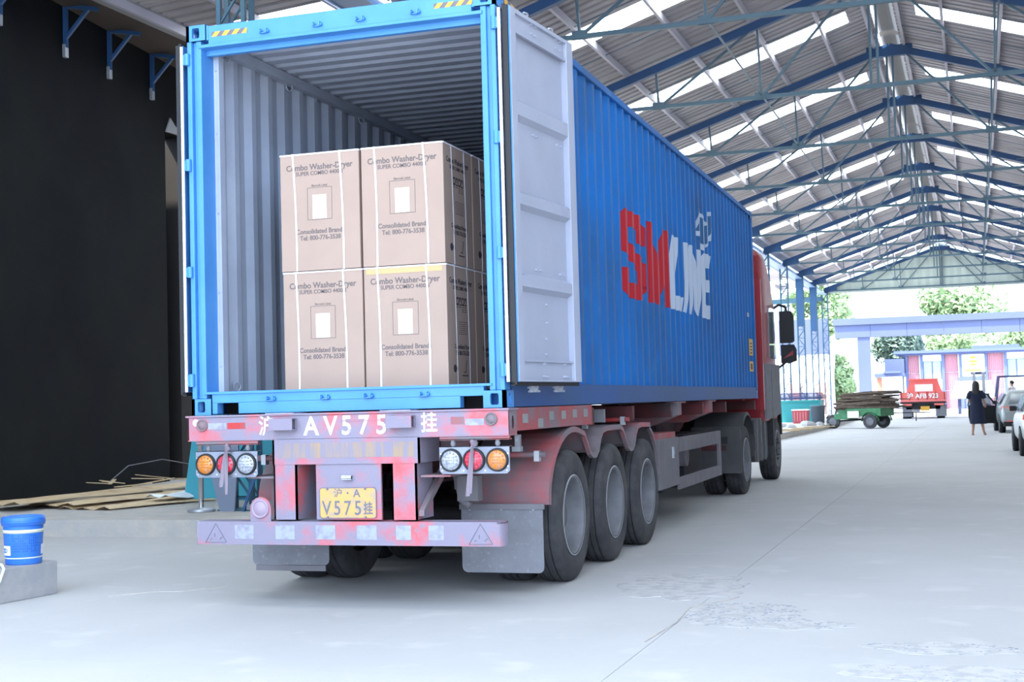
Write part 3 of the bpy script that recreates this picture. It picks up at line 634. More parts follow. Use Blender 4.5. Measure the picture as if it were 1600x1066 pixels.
# ---------------------------------------------------------------- cartons
ZF = 1.556
def carton(x0, y0, z0, front, side, label, vis):
    tape = 'yellowed' in label
    W_, D_, H_ = .648, .585, .880
    t = thing('cardboard_box', label, 'box', (x0+W_/2, y0+D_/2, z0), group='appliance cartons in the container')
    m = MB(); m.box(x0, x0+W_, y0, y0+D_, z0, z0+H_); part('carton', m, 'card', t, bev=.004)
    m = MB(); m.box(x0+.02, x0+W_-.02, y0+.02, y0+D_/2-.002, z0+H_, z0+H_+.004); m.box(x0+.02, x0+W_-.02, y0+D_/2+.002, y0+D_-.02, z0+H_, z0+H_+.004); part('top_flap', m, 'card', t)
    for f in (.165, .76):
        m = MB(); a = x0+W_*f; b = a+random.uniform(.01, .03); n = 10
        for k in range(n):
            q0, q1 = k/n, (k+1)/n
            def qq(q): return a+(b-a)*(1-q)+.008*math.sin(q*3.1)
            m.bar((qq(q0), y0-.004, z0+H_*q0), (qq(q1), y0-.004, z0+H_*q1), .014, .002, up=(0,1,0))
        m.bar((a, y0-.004, z0+H_+.003), (a, y0+D_+.004, z0+H_+.003), .014, .003); m.bar((a, y0+D_+.003, z0), (a, y0+D_+.003, z0+H_), .014, .003, up=(0,1,0))
        part('strap', m, 'strap', t)
    for f in (.27, .72):
        m = MB(); a = y0+D_*f; b = a+.02; n = 8
        for k in range(n):
            q0, q1 = k/n, (k+1)/n
            m.bar((x0+W_+.004, a+(b-a)*(1-q0)+.006*math.sin(q0*4), z0+H_*q0), (x0+W_+.004, a+(b-a)*(1-q1)+.006*math.sin(q1*4), z0+H_*q1), .012, .002, up=(1,0,0))
        m.bar((x0, a, z0+H_+.003), (x0+W_+.004, a, z0+H_+.003), .014, .003)
        part('strap', m, 'strap', t)
    m = MB(); m.bar((x0, y0-.003, z0+H_-.004), (x0+W_, y0-.003, z0+H_-.004), .012, .003, up=(0,1,0)); m.bar((x0+W_+.003, y0, z0+H_-.004), (x0+W_+.003, y0+D_, z0+H_-.004), .01, .003, up=(1,0,0)); part('edge_strap', m, 'strap', t)
    cx = x0+W_*.5; yf = y0-.0012
    if front:
        for s, sz, dz, b in (('Combo Washer-Dryer', .062, .775, .02), ('SUPER COMBO 4400N', .042, .728, .018), ('Barcode Label', .024, .635, 0), ('Consolidated Brands', .05, .292, .02), ('Tel: 800-776-3538', .048, .243, .02)):
            text(s, sz, (cx-.0, yf, z0+dz), '-y', 'print', t, bold=b, depth=.0006, xs=.94)
        m = MB()
        for a, b in (((-.10,.38),(.10,.38)),((.10,.38),(.10,.62)),((.10,.62),(-.10,.62)),((-.10,.62),(-.10,.38))): m.bar((cx+a[0],yf,z0+a[1]),(cx+b[0],yf,z0+b[1]),.003,.001,up=(0,1,0))
        part('printed_frame', m, 'print', t)
        lb = part('paper_label', MB().box(cx-.058, cx+.056, yf-.002, yf, z0+.385, z0+.565), 'label', t)
        text('00. 0', .03, (cx+.0, yf-.003, z0+.51), '-y', 'printf', lb, bold=.01, depth=.0003)
        text('0000 00', .014, (cx+.0, yf-.003, z0+.48), '-y', 'printf', lb, depth=.0003) if 0 else None
        m = MB()
        for k, ww in enumerate((.04, .03, .045, .02)): m.box(cx-.022, cx-.022+ww, yf-.003, yf-.002, z0+.475-k*.012, z0+.4775-k*.012)
        part('label_print', m, 'printf', lb)
    if tape: part('tape', MB().box(x0+.02, x0+W_-.03, yf-.001, yf, z0+H_-.05, z0+H_-.012), mat('yellowed tape', (.42,.29,.13), .5), t)
    if side:
        xf = x0+W_+.0012; cy = y0+D_*.5
        for s, sz, dz, b, yy in (('Combo Washer-Dryer', .058, .765, .012, 0), ('SUPER COMBO 4400N', .038, .715, .012, 0), ('Consolidated Brands', .046, .285, .012, .01), ('Tel: 800-776-3538', .045, .238, .012, .01)):
            text(s, sz, (xf, cy+yy, z0+dz), '+x', 'printd', t, bold=b, depth=.0006, xs=.86)
        m = MB()
        for k in range(4):
            q = cy-.10+k*.055; m.box(xf-.001, xf, q, q+.044, z0+.59, z0+.65)
        part('care_symbols', m, 'printd', t)
        m = MB()
        for k in range(4):
            q = cy-.092+k*.055; m.prism([(q,z0+.60),(q+.028,z0+.60),(q+.014,z0+.64)], 0, xf, xf+.001) if k % 2 else m.box(xf, xf+.001, q, q+.022, z0+.605, z0+.635)
        for k in range(4): pass
        part('care_symbol_shape', m, 'card', t)
        m = MB()
        for k in range(4):
            for j in range(1+(k > 1)+(k > 1)): m.box(xf-.001, xf, cy-.10+k*.055, cy-.062+k*.055, z0+.575-j*.016, z0+.58-j*.016)
        for a, b in (((-.06,.38),(.10,.38)),((.10,.38),(.10,.47)),((.10,.47),(-.06,.47)),((-.06,.47),(-.06,.38))): m.bar((xf,cy+a[0],z0+a[1]),(xf,cy+b[0],z0+b[1]),.003,.001,up=(1,0,0))
        for j in range(5): m.box(xf-.001, xf, cy-.04, cy+.08, z0+.392+j*.015, z0+.395+j*.015)
        m.bar((xf,cy+.06,z0+.10),(xf,cy+.085,z0+.19),.008,.001,up=(1,0,0)); m.bar((xf,cy+.02,z0+.10),(xf,cy+.07,z0+.10),.006,.001,up=(1,0,0)); m.box(xf-.001, xf, cy-.01, cy+.11, z0+.07, z0+.078)
        m.prism([(cy-.16+.03*math.cos(a),z0+.125+.03*math.sin(a)) for a in [i*.785 for i in range(8)]], 0, xf-.001, xf); m.prism([(cy-.11+.02*math.cos(a),z0+.125+.025*math.sin(a)) for a in [i*.785 for i in range(8)]], 0, xf-.001, xf)
        part('side_print', m, 'printd', t)
M['printf'] = mat('faint label print', (.42, .5, .53), .9)
H1 = ZF; H2 = ZF+.888
carton(-.634, .35, H1, 1, 0, 'bottom left washer-dryer carton on the container floor, front row', 1)
carton(-.644, .352, H2, 1, 0, 'top left washer-dryer carton stacked on another, front row', 1)
carton(.028, .348, H1, 1, 1, 'bottom right washer-dryer carton with yellowed tape at its top, front row', 1)
carton(.024, .35, H2, 1, 1, 'top right washer-dryer carton, front row, the tallest edge beside the right door', 1)
carton(.028, .955, H1, 0, 1, 'carton on the container floor right behind the bottom right front carton', 1)
carton(.024, .958, H2, 0, 1, 'upper carton right behind the top right front carton', 1)
for z, nm in ((H1, 'lower'), (H2, 'upper')): carton(.026, 1.562, z, 0, 1, '%s carton third from the opening, half hidden by the right door post' % nm, 1)
# ---------------------------------------------------------------- semi-trailer
tr = thing('semi_trailer', 'dusty red container semi-trailer with three axles, rear bumper and yellow plate', 'trailer', (0, 6, 0))
YF = -.085
m = MB(); m.box(-1.205, 1.262, YF, YF+.02, 1.205, 1.372); m.box(-1.215, 1.27, YF-.012, .12, 1.372, 1.386); m.box(-1.205, 1.262, YF, .10, 1.2, 1.208); m.box(-1.2, 1.25, .08, .1, 1.21, 1.372)
m.box(-1.205, -1.19, YF, .1, 1.205, 1.372)
rb = part('rear_beam', m, 'red', tr, bev=.003)
# right end plate with an oval hole
m = MB(); n = 20; hc = (0.01, 1.29); vs = []
for i in range(n):
    t = 2*math.pi*(i+.5)/n; k = min(.09/max(abs(math.cos(t)),1e-6), .083/max(abs(math.sin(t)),1e-6)); vs.append((1.262, hc[0]+math.cos(t)*k, hc[1]+math.sin(t)*k))
for i in range(n): t = 2*math.pi*(i+.5)/n; vs.append((1.262, hc[0]+math.cos(t)*.022, hc[1]+math.sin(t)*.045))
m.add(vs, [(i, (i+1)%n, n+(i+1)%n, n+i) for i in range(n)]); part('end_plate', m, 'redside', tr)
m = MB(); m.box(-.56, -.33, -.10, .1, 1.384, 1.392); m.box(.33, .56, -.10, .1, 1.384, 1.392); parts('pad', m, 'reflect', tr)
for x0, x1 in ((-.50, -.315), (.40, .59)):
    m = MB(); m.box(x0, x1, YF-.075, YF, 1.345, 1.352); m.box(x0, x1, YF-.08, YF, 1.27, 1.277); m.box(x0, x1-.0, YF-.08, YF-.072, 1.277, 1.352); m.box(x1-.006, x1, YF-.02, YF, 1.277, 1.345); part('lock_bracket', m, 'red', tr)
for x in (-1.078, 1.142):
    m = MB(); m.lathe([(.0,-.018),(.028,-.018),(.03,-.012),(.034,-.012),(.036,-.02),(.042,-.02),(.044,0)], (x, YF, 1.315), 1, 24); part('marker_lamp', m, 'fender', tr)
m = MB(); m.box(-1.035, -.885, YF-.002, YF, 1.285, 1.33); part('reflector', m, 'reflect', tr); m = MB(); m.box(-.875, -.73, YF-.002, YF, 1.285, 1.33); part('reflector', m, 'redside', tr)
m = MB(); m.box(.955, 1.09, YF-.002, YF, 1.275, 1.32); part('reflector', m, 'reflect', tr); m = MB(); m.box(.85, .945, YF-.002, YF, 1.285, 1.335); part('reflector', m, 'redside', tr)
yt = YF-.0015
cs = part('round_sticker', MB().cyl((-1.135,YF-.001,1.335),(-1.135,YF,1.335),.026,20), 'stencil', rb); text('CCC', .02, (-1.135, YF-.0015, 1.335), '-y', 'plateink', cs, depth=.0003)
text('沪', .155, (-.56, yt, 1.295), '-y', 'stencil', rb, bold=.018, xs=.8)
for s, x in (('A', -.205), ('V', -.055), ('5', .07), ('7', .2), ('5', .335)): 
    text(s, .185, (x, yt, 1.288), '-y', 'stencil', rb, bold=.02, xs=.92)
text('挂', .155, (.69, yt, 1.295), '-y', 'stencil', rb, bold=.018, xs=.8)
# stencil bridges are the gaps of the brush: thin red bars over the glyphs
m = MB(); 
for x in (.07, .2, .335): m.box(x-.06, x+.06, yt-.0015, yt-.001, 1.322, 1.328)
part('stencil_bridge', m, 'red', rb)
# cross panel, uprights, plate panel
m = MB(); m.box(-.515, .612, YF+.0, YF+.018, 1.024, 1.205); m.box(-.515, -.5, YF, .3, 1.024, 1.2); m.box(.6, .612, YF, .3, 1.024, 1.2); part('cross_panel', m, 'red', tr)
m = MB(); m.box(-.47, .575, YF-.001, YF, 1.07, 1.175); part('faded_paint', m, 'yellowfade', tr)
for x0, x1 in ((-.51, -.33), (.40, .585)):
    m = MB(); m.box(x0, x1, YF+.004, YF+.02, .636, 1.024); m.box(x0, x0+.012, YF+.004, .22, .636, 1.024); m.box(x1-.012, x1, YF+.004, .22, .636, 1.024); part('upright', m, 'red', tr)
pp = part('plate_panel', MB().box(-.18, .318, YF+.01, YF+.03, .636, 1.024), 'red', tr)
m = MB(); m.box(.03, .105, YF-.02, YF+.01, .915, .945); m.cyl((.03,YF-.015,.93),(.066,YF-.015,.93),.012,10); m.cyl((.07,YF-.015,.93),(.105,YF-.015,.93),.012,10); part('plate_lamp', m, 'zinc', tr)
m = MB(); r = .02; x0, x1, z0, z1 = -.15, .28, .648, .858
pts = []
for cx, cz, a0 in ((x1-r, z1-r, 0), (x0+r, z1-r, 90), (x0+r, z0+r, 180), (x1-r, z0+r, 270)):
    for k in range(5): a = math.radians(a0+k*22.5); pts.append((cx+r*math.cos(a), cz+r*math.sin(a)))
m.prism(pts, 1, YF+.002, YF+.008); lp = part('licence_plate', m, 'plate', tr)
m = MB(); pv = pts+[pts[0]]
for a, b in zip(pv[:-1], pv[1:]): m.bar((a[0],YF+.001,a[1]),(b[0],YF+.001,b[1]),.004,.002,up=(0,1,0))
for bx_ in (-.09, .2): m.cyl((bx_,YF-.004,z1-.008),(bx_,YF+.002,z1-.008),.008,8); m.cyl((bx_,YF-.004,z0+.006),(bx_,YF+.002,z0+.006),.008,8)
part('plate_rim', m, 'plateink', lp)
yp = YF+.0005
text('沪', .068, (-.008, yp, .818), '-y', 'plateink', lp, bold=.004, depth=.0006); text('·', .09, (.065, yp, .818), '-y', 'plateink', lp, bold=.02, depth=.0006)
text('A', .078, (.135, yp, .818), '-y', 'plateink', lp, bold=.015, depth=.0006)
for s, x in (('V', -.098), ('5', -.016), ('7', .062), ('5', .142)): text(s, .142, (x, yp, .713), '-y', 'plateink', lp, bold=.006, depth=.0006, xs=.82)
text('挂', .095, (.22, yp, .71), '-y', 'plateink', lp, bold=.02, depth=.0006, xs=.75)
# bumper
m = MB(); m.box(-1.12, 1.17, YF-.03, YF-.0, .462, .625); m.box(-1.12, 1.17, YF, .06, .613, .6245); m.box(-1.12, 1.17, YF, .06, .4625, .475)
n = 8; ar = [(1.17+.05*math.sin(t*math.pi/2/n), YF-.03+.09*(1-math.cos(t*math.pi/2/n))) for t in range(n+1)]
m.grid([[(x, y, .462) for x, y in ar], [(x, y, .625) for x, y in ar]]); m.prism(ar+[(1.17, YF+.06)], 2, .612, .625)
bp = part('bumper', m, 'red', tr)
for x0 in (-.81, -.485, -.17, .145, .44, .68):
    part('reflective_strip', MB().box(x0, x0+(.15 if x0 < .4 else .11), YF-.032, YF-.03, .502, .6), 'reflect', bp)
for xc in (-.965, 1.055):
    m = MB(); P3 = [(xc-.085, .475), (xc+.085, .478), (xc-.0, .612)]
    for a, b in zip(P3, P3[1:]+P3[:1]): m.bar((a[0],YF-.032,a[1]),(b[0],YF-.032,b[1]),.004,.003,up=(0,1,0))
    m.bar((xc-.01,YF-.032,.54),(xc-.01,YF-.032,.515),.006,.002,up=(0,1,0)); m.bar((xc+.03,YF-.032,.50),(xc+.05,YF-.032,.515),.006,.002,up=(0,1,0)); m.bar((xc-.045,YF-.032,.495),(xc-.03,YF-.032,.505),.006,.002,up=(0,1,0))
    part('triangle_mark', m, 'plateink', bp)
m = MB(); m.lathe([(0,-.01),(.048,-.01),(.052,-.004),(.054,-.012),(.066,-.012),(.07,0)], (-.612, YF-.015, .715), 1, 32); rl = part('round_reflector', m, mat('pinkish reflector', (.28,.22,.29), .5), bp)
m = MB(); pts = [(-.612+.082*math.cos(t), .715+.082*math.sin(t)) for t in [i*math.pi/14 for i in range(15)]]+[(-.694, .625), (-.53, .625)]; m.prism(pts, 1, YF-.012, YF-.003); part('reflector_bracket', m, 'red', bp)
# lamp clusters
def lamps(x0, x1, z0, z1, cols, ys):
    m = MB(); c = .02; m.prism([(x0+c,z0),(x1-c,z0),(x1,z0+c),(x1,z1),(x0,z1),(x0,z0+c)], 1, YF, YF+.006)
    m.box(x0, x1, YF, YF+.06, z1-.004, z1); bpz = part('lamp_plate', m, 'steelplate', tr)
    m = MB()
    for i in range(4): m.cyl((x0+.02+(x1-x0-.04)*(i/3), YF-.003, z0+.022), (x0+.02+(x1-x0-.04)*(i/3), YF, z0+.022), .005, 6)
    for zz in (z0+.05, z1-.05):
        for xx in (x0+.012, x1-.012): m.cyl((xx, YF-.003, zz), (xx, YF, zz), .005, 6)
    part('rivet', m, 'chrome', bpz, kind='stuff')
    w_ = (x1-x0)
    for i, cc in enumerate(cols):
        cx = x0+w_*(.17+.33*i); cz = (z0+z1)/2+.0
        m = MB(); m.lathe([(.066,-.006),(.068,-.022),(.078,-.018),(.08,0)], (cx, YF, cz), 1, 32); rg = part('lamp_ring', m, 'rubber', bpz)
        m = MB(); m.lathe([(0,-.03),(.03,-.028),(.055,-.02),(.067,-.012)], (cx, YF, cz), 1, 28); ln = part('lamp_lens', m, cc, rg)
        m = MB()
        for k in range(12): a = k*math.pi/6; m.cyl((cx+.05*math.cos(a), YF-.024, cz+.05*math.sin(a)), (cx+.05*math.cos(a), YF-.02, cz+.05*math.sin(a)), .008, 8)
        for k in range(5): 
            for j in range(3): m.cyl((cx+(k-2)*.013, YF-.031, cz+(j-1)*.02), (cx+(k-2)*.013, YF-.022, cz+(j-1)*.02), .0045, 6)
        part('led', m, {'lampc': 'lampdot', 'lampr': 'lampdotr', 'lampa': 'lampdota'}[cc], ln, kind='stuff')
    m = MB(); m.box(x0, x1, YF+.01, YF+.03, z1+.045, 1.202); m.box(x0, x1, YF+.01, YF+.06, z1+.042, z1+.05); part('lamp_hanger', m, 'redside' if x0 > 0 else 'fender', tr)
    m = MB()
    for q in (.18, .5, .82): m.cyl((x0+w_*q, YF+.03, z1-.01), (x0+w_*q, YF+.03, z1+.06), .014, 10); 
    for q in (.18, .5, .82): m.cyl((x0+w_*q, YF+.03, z1+.01), (x0+w_*q, YF+.03, z1+.03), .018, 10)
    parts('hanger_bolt', m, 'dustl', tr)
M['lampdot'] = mat('clear led', (.16,.17,.2), .3); M['lampdotr'] = mat('red led', (.5,.01,.03), .3); M['lampdota'] = mat('amber led', (.3,.1,.02), .3)
lamps(-1.14, -.637, .938, 1.128, ('lampa', 'lampr', 'lampc'), 0)
lamps(.76, 1.264, .948, 1.133, ('lampc', 'lampr', 'lampa'), 0)
def rag(x, z0, z1, sp):
    m = MB()
    for dx, l, tw in sp:
        n = 7; rows = []
        for k in range(n):
            q = k/(n-1); z = z1-(z1-z0)*l*q; xx = x+dx*q; wd = .008+.008*q
            rows.append([(xx-wd, YF-.045-.01*math.sin(q*3+tw), z), (xx, YF-.055-.006*math.cos(q*5), z), (xx+wd, YF-.045+.006*math.sin(q*4), z)])
        m.grid(rows)
    m.cyl((x-.012, YF-.02, z1), (x+.012, YF-.05, z1-.02), .018, 8)
    return m
solo('rag_strip', rag(-.86, .82, 1.165, ((-.05, .85, 0), (-.01, 1.0, 1))), 'rag', 'pale pinkish rag hanging over the red lamp of the left rear light cluster', 'rag', (-.86, YF, .82))
solo('rag_strip', rag(1.02, .80, 1.165, ((-.045, 1.0, 0), (-.03, .95, 1.5))), 'rag', 'pale twisted rag tied over the red lamp of the right rear light cluster', 'rag', (1.02, YF, .8))
# gusset braces right and left of uprights
for x0, s in ((.6, 1), (-.52, -1)):
    m = MB(); m.prism([(-.05,1.2),(.42,1.2),(.42,.93),(-.02,.66)] if 0 else [(YF+.02,.66),(YF+.02,.70),(.38,1.0),(.38,.93)], 0, x0-.01, x0+.03)
    m.box(min(x0, x0+s*.22), max(x0, x0+s*.22), .35, .38, .94, 1.2); m.box(min(x0-.0, x0+s*.22), max(x0, x0+s*.22), -.04, .38, .925, .94); parts('gusset', m, 'fender', tr)
m = MB(); m.prism([(-.52,1.2),(-.66,.95),(-.66,.64),(-.52,.64)], 1, .16, .19); part('gusset', m, 'fender', tr)
# marker on side
m = MB(); m.box(1.235,1.27,.12,.16,1.12,1.20); m.box(1.22,1.28,.10,.16,1.085,1.12); part('side_lamp', m, 'dustl', tr)
# side rail of the bolster with grey tape squares
m = MB(); part('bolster_rail', MB().box(-1.222,-1.19,.12,2.24,1.225,1.385), 'redside', tr); m.box(1.19, 1.222, .12, 2.24, 1.225, 1.385); m.box(1.0, 1.19, 2.22, 2.24, 1.225, 1.385)
sr = part('bolster_rail', m, 'redside', tr)
m = MB()
for y, z in ((.35,1.31),(.72,1.27),(1.0,1.32),(1.33,1.32),(1.65,1.325),(1.98,1.325)): m.box(1.222, 1.224, y, y+.12, z-.035, z+.03)
parts('tape_square', m, 'reflectg', sr)
# main frame beams
for s in (-1, 1):
    m = MB(); x = s*.49; m.box(x-.08, x+.08, .1, 12.4, 1.28, 1.30); m.box(x-.08, x+.08, .1, 9.2, .86, .88); m.box(x-.01, x+.01, .1, 9.3, .88, 1.28)
    m.prism([(9.2,.86),(9.2,1.28),(12.4,1.28),(12.4,1.14),(10,1.1)], 0, x-.01, x+.01); part('main_beam', m, 'reddark', tr)
for y in (2.3, 3.8, 5.6, 7.5, 9.2, 11.9):
    part('cross_beam', MB().box(-1.2, 1.2, y, y+.09, 1.22, 1.36), 'reddark', tr)
for y in (5.9, 7.9):
    m = MB(); m.prism([(.55,1.37),(1.21,1.37),(1.21,1.24),(.9,1.12),(.55,1.12)], 1, y, y+.25); m.box(1.1,1.23,y-.1,y+.4,1.37,1.385); part('outrigger', m, 'redside', tr)
m = MB(); m.cyl((.85,2.3,1.28),(.85,3.3,1.28),.05,12); part('air_tank', m, 'rubber', tr); m = MB(); m.box(.95,1.06,3.25,3.32,1.22,1.34); part('tank_clamp', m, 'zinc', tr)
# wheels
AX = (1.66, 3.0, 4.33); RT = .52
def tyre(x0, x1, y, parent, rimside, R=RT, z=None, pre='tyre'):
    z = R if z is None else z; w_ = x1-x0; rr = .300
    m = MB(); 
    pr = [(rr, .035), (rr+.02, .012), (rr+.06, .0), (rr+.11, -.002), (R-.05, .006), (R-.02, .018), (R-.006, .04)]
    q = [.04, .055, .055, .068]; half = []
    gr = [w_*.28, w_*.5, w_*.72]
    prof = list(pr)
    for gx_ in gr: prof += [(R, gx_-.010), (R, gx_-.008), (R-.02, gx_-.006), (R-.02, gx_+.006), (R, gx_+.008), (R, gx_+.010)]
    prof += [(r, w_-h) for r, h in pr[::-1]]
    m.lathe([(r, h+x0) for r, h in prof], (0, y, z), 0, 56)
    t = part(pre, m, 'tire', parent)
    m = MB()
    if rimside > 0: xo = x1; sg = -1
    else: xo = x0; sg = 1
    pf = [(rr+.012, .02), (rr+.012, .008), (rr-.004, .004), (rr-.012, .02), (rr-.018, .06), (rr-.026, .13), (rr-.04, .19), (.2, .205), (.14, .20), (.13, .13), (.115, .10), (0, .095)]
    m.lathe([(r, (xo+sg*h)) for r, h in pf], (0, y, z), 0, 40)
    for k in range(10): a = k*math.pi/5; m.cyl((xo+sg*.2, y+.168*math.cos(a), z+.168*math.sin(a)), (xo+sg*.16, y+.168*math.cos(a), z+.168*math.sin(a)), .014, 6)
    part('rim', m, 'rim', t)
    m = MB(); m.lathe([(rr+.01, (xo+sg*.004)), (rr+.014, xo+sg*.001), (rr+.02, xo+sg*.006)], (0, y, z), 0, 40); part('rim_flange', m, 'zinc', t)
    return t
for y in AX:
    tyre(.955, 1.215, y, tr, 1); tyre(.62, .88, y, tr, 1); tyre(-1.215, -.955, y, tr, -1); tyre(-.88, -.62, y, tr, -1)
    m = MB(); m.cyl((-.95,y,RT),(.95,y,RT),.075,12); m.box(-.5,-.42,y-.4,y+.4,.62,.72); m.box(.42,.5,y-.4,y+.4,.62,.72); part('axle', m, 'dark', tr)
m = MB(); m.box(.62,.72,.55,.62,.8,1.15); m.box(.66,.82,.50,.6,.72,.9); m.tube([(.62,.55,1.1),(.64,.55,.9),(.68,.55,.72),(.74,.55,.68)],.03,8); part('spring_hanger', m, 'dust', tr)
# fenders: wavy three-bay skin
def fender(s):
    R = .60; out = []
    out.append((.955, .655)); out.append((.962, .75))
    for a in range(160, 79, -8): out.append((AX[0]+.02-.0+.74*math.cos(math.radians(a)), .62+.60*math.sin(math.radians(a))))
    out += [(2.02,1.175),(2.12,1.09),(2.2,1.01),(2.27,.985),(2.36,.985),(2.43,1.02),(2.50,1.12),(2.6,1.185),(2.75,1.2),(3.25,1.2),(3.36,1.17),(3.46,1.08),(3.54,1.01),(3.62,.985),(3.70,.985),(3.77,1.02),(3.84,1.12),(3.94,1.185),(4.1,1.2),(4.5,1.19)]
    for a in range(70, -5, -12): out.append((AX[2]-.08+.62*math.cos(math.radians(a)), .66+.53*math.sin(math.radians(a))))
    xa, xb = s*.585, s*1.215; th = .008
    m = MB(); m.grid([[(xa, y, z) for y, z in out], [(xb, y, z) for y, z in out]])
    cy_, cz_ = 3.0, .5
    def inn(i, d):
        a = Vector(out[max(i-1,0)]); b = Vector(out[min(i+1,len(out)-1)]); t = (b-a).normalized(); n_ = Vector((t.y, -t.x)); return (out[i][0]+n_.x*d, out[i][1]+n_.y*d)
    lip = [inn(i, .045) for i in range(len(out))]
    m.grid([[(xb, y, z) for y, z in out], [(xb+s*.006, y, z) for y, z in lip]]); m.grid([[(xb+s*.006, y, z) for y, z in lip], [(xb-s*.03, y, z) for y, z in lip]])
    for xr in (.75, .92, 1.08):
        m.grid([[(s*(xr-.006), y-.004 if i < 8 else y, z+.003) for i, (y, z) in enumerate(out)], [(s*(xr+.006), y-.004 if i < 8 else y, z+.003) for i, (y, z) in enumerate(out)]])
    f = part('fender', m, 'fender', tr)
    m = MB()
    for y, z in ((.985, 1.09),) if 0 else ((.94,1.03),): m.cyl((s*.55, y-.0, z), (s*1.2, y, z), .022, 10)
    for y in (2.31, 3.66): m.cyl((s*.3, y, 1.235), (s*1.2, y, 1.235), .022, 10)
    parts('fender_bar', m, 'redside', f)
    m = MB()
    for y, z in ((.94,1.03),(2.31,1.235),(3.66,1.235)): m.box(min(s*1.12,s*1.16), max(s*1.12,s*1.16), y-.028, y+.028, z-.05, z+.028)
    parts('bar_clamp', m, 'zinc', f)
    return f
fender(1); fender(-1)
def flap(x0, x1, y, z0, z1, c='dustl', strip=None):
    m = MB(); r = .04; pts = [(x0, z1), (x1, z1)]
    pts += [(x1-r+r*math.cos(math.radians(a)), z0+r+r*math.sin(math.radians(a))) for a in (0,-30,-60,-90)]+[(x0+r+r*math.cos(math.radians(a)), z0+r+r*math.sin(math.radians(a))) for a in (-90,-120,-150,-180)]
    m.prism(pts, 1, y, y+.008); f = part('mud_flap', m, c, tr)
    m = MB()
    for k in range(3): 
        xx = x0+.07+(x1-x0-.14)*k/2; m.cyl((xx,y-.008,z1-.03),(xx,y,z1-.03),.009,6)
    parts('flap_bolt', m, 'zinc', f)
    if strip: part('flap_weight', MB().box(x0+.03, x1-.03, y-.004, y+.012, z0-.045, z0-.003), strip, f)
    return f
flap(-1.085, -.435, .62, .228, .72, strip='dust')
flap(.575, 1.212, .80, .168, .665)
part('flap_clamp', MB().box(.565, 1.225, .785, .81, .635, .675), 'dust', tr)
part('flap_clamp', MB().box(-1.225, -.55, .785, .81, .635, .675), 'dust', tr)
# side guard and tool box on the right
tb = part('tool_box', MB().box(.55, 1.2, 4.96, 5.98, .475, 1.0), 'dust', tr, bev=.01)
m = MB(); m.box(1.2,1.215,5.6,5.66,.78,.9); m.box(1.2,1.22,5.61,5.65,.82,.86); part('latch', m, 'zinc', tb)
part('box_cover', MB().box(.6, 1.18, 5.0, 5.9, 1.0, 1.06), 'redside', tr)
m = MB(); m.box(1.17,1.2,5.98,8.75,.83,.99); m.box(1.17,1.2,5.98,8.75,.42,.55); m.box(1.17,1.2,8.6,8.75,.55,.83); part('side_guard', m, 'dust', tr)
m = MB(); m.box(-1.2,-1.17,4.9,8.75,.83,.99); m.box(-1.2,-1.17,4.9,8.75,.42,.55); part('side_guard', m, 'dust', tr)
m = MB()
for x in (.75, -.75): m.box(x-.07,x+.07,6.6,6.74,.35,1.25); m.box(x-.12,x+.12,6.52,6.8,.34,.37)
m.cyl((-.7,6.67,.8),(.7,6.67,.8),.03,8); part('landing_leg', m, 'dark', tr)
m = MB(); m.cyl((.3,6.3,.72),(1.0,6.3,.72),.12,14); m.cyl((.3,7.2,.75),(1.05,7.2,.75),.14,14)
_i = islands(m)
mm = MB(); mm.cyl((.3,6.3,.72),(1.0,6.3,.72),.12,14); part('air_tank', mm, 'dust', tr)
mm = MB(); mm.cyl((.3,7.2,.75),(1.05,7.2,.75),.14,14); part('air_tank', mm, 'dust', tr)
part('added_dark_box', MB().box(.3,.95,7.5,8.7,.34,.98), 'dark', tr)  # added dark box, blocks the bright floor behind the side guard
for k in range(5): pass
part('added_underbody_box', MB().box(-1.15,-.45,6.1,8.7,.42,1.05), 'dark', tr)  # added dark box, hides bright floor seen through under the trailer
part('added_gap_plate', MB().box(-1.15,1.15,.4,12,1.383,1.3895), 'dark', tr)  # added dark plate, blocks the bright gap between container and trailer
# ---------------------------------------------------------------- tractor unit
tk = thing('tractor_truck', 'dark red tractor truck cab in front of the container with black mirror', 'truck', (0, 14, 0))
m = MB(); m.box(-.45,-.35,9.6,16,.7,.95); m.box(.35,.45,9.6,16,.7,.95); parts('chassis_rail', m, 'dark', tk)
m = MB(); m.lathe([(0,0),(.5,0),(.5,.06),(0,.06)], (0,11.15,1.1), 2, 24); part('fifth_wheel', m, 'dark', tk)
for x0, x1, rs in ((.91,1.18,1),(.58,.85,1),(-1.18,-.91,-1),(-.85,-.58,-1)): tyre(x0, x1, 11.1, tk, rs, R=.50)
tyre(.92, 1.2, 14.55, tk, 1, R=.52); tyre(-1.2, -.92, 14.55, tk, -1, R=.52)
m = MB(); m.cyl((-.9,11.1,.5),(.9,11.1,.5),.1,12); m.cyl((-.9,14.55,.5),(.9,14.55,.5),.08,12); part('axle', m, 'dark', tk)
m = MB(); m.lathe([(0,1.19),(.08,1.19),(.1,1.16),(.12,1.1)], (0,14.55,.52), 0, 20)
for k in range(10): a = k*math.pi/5; m.cyl((1.1,14.55+.17*math.cos(a),.52+.17*math.sin(a)),(1.2,14.55+.17*math.cos(a),.52+.17*math.sin(a)),.02,6)
part('hub', m, 'dustd', tk)
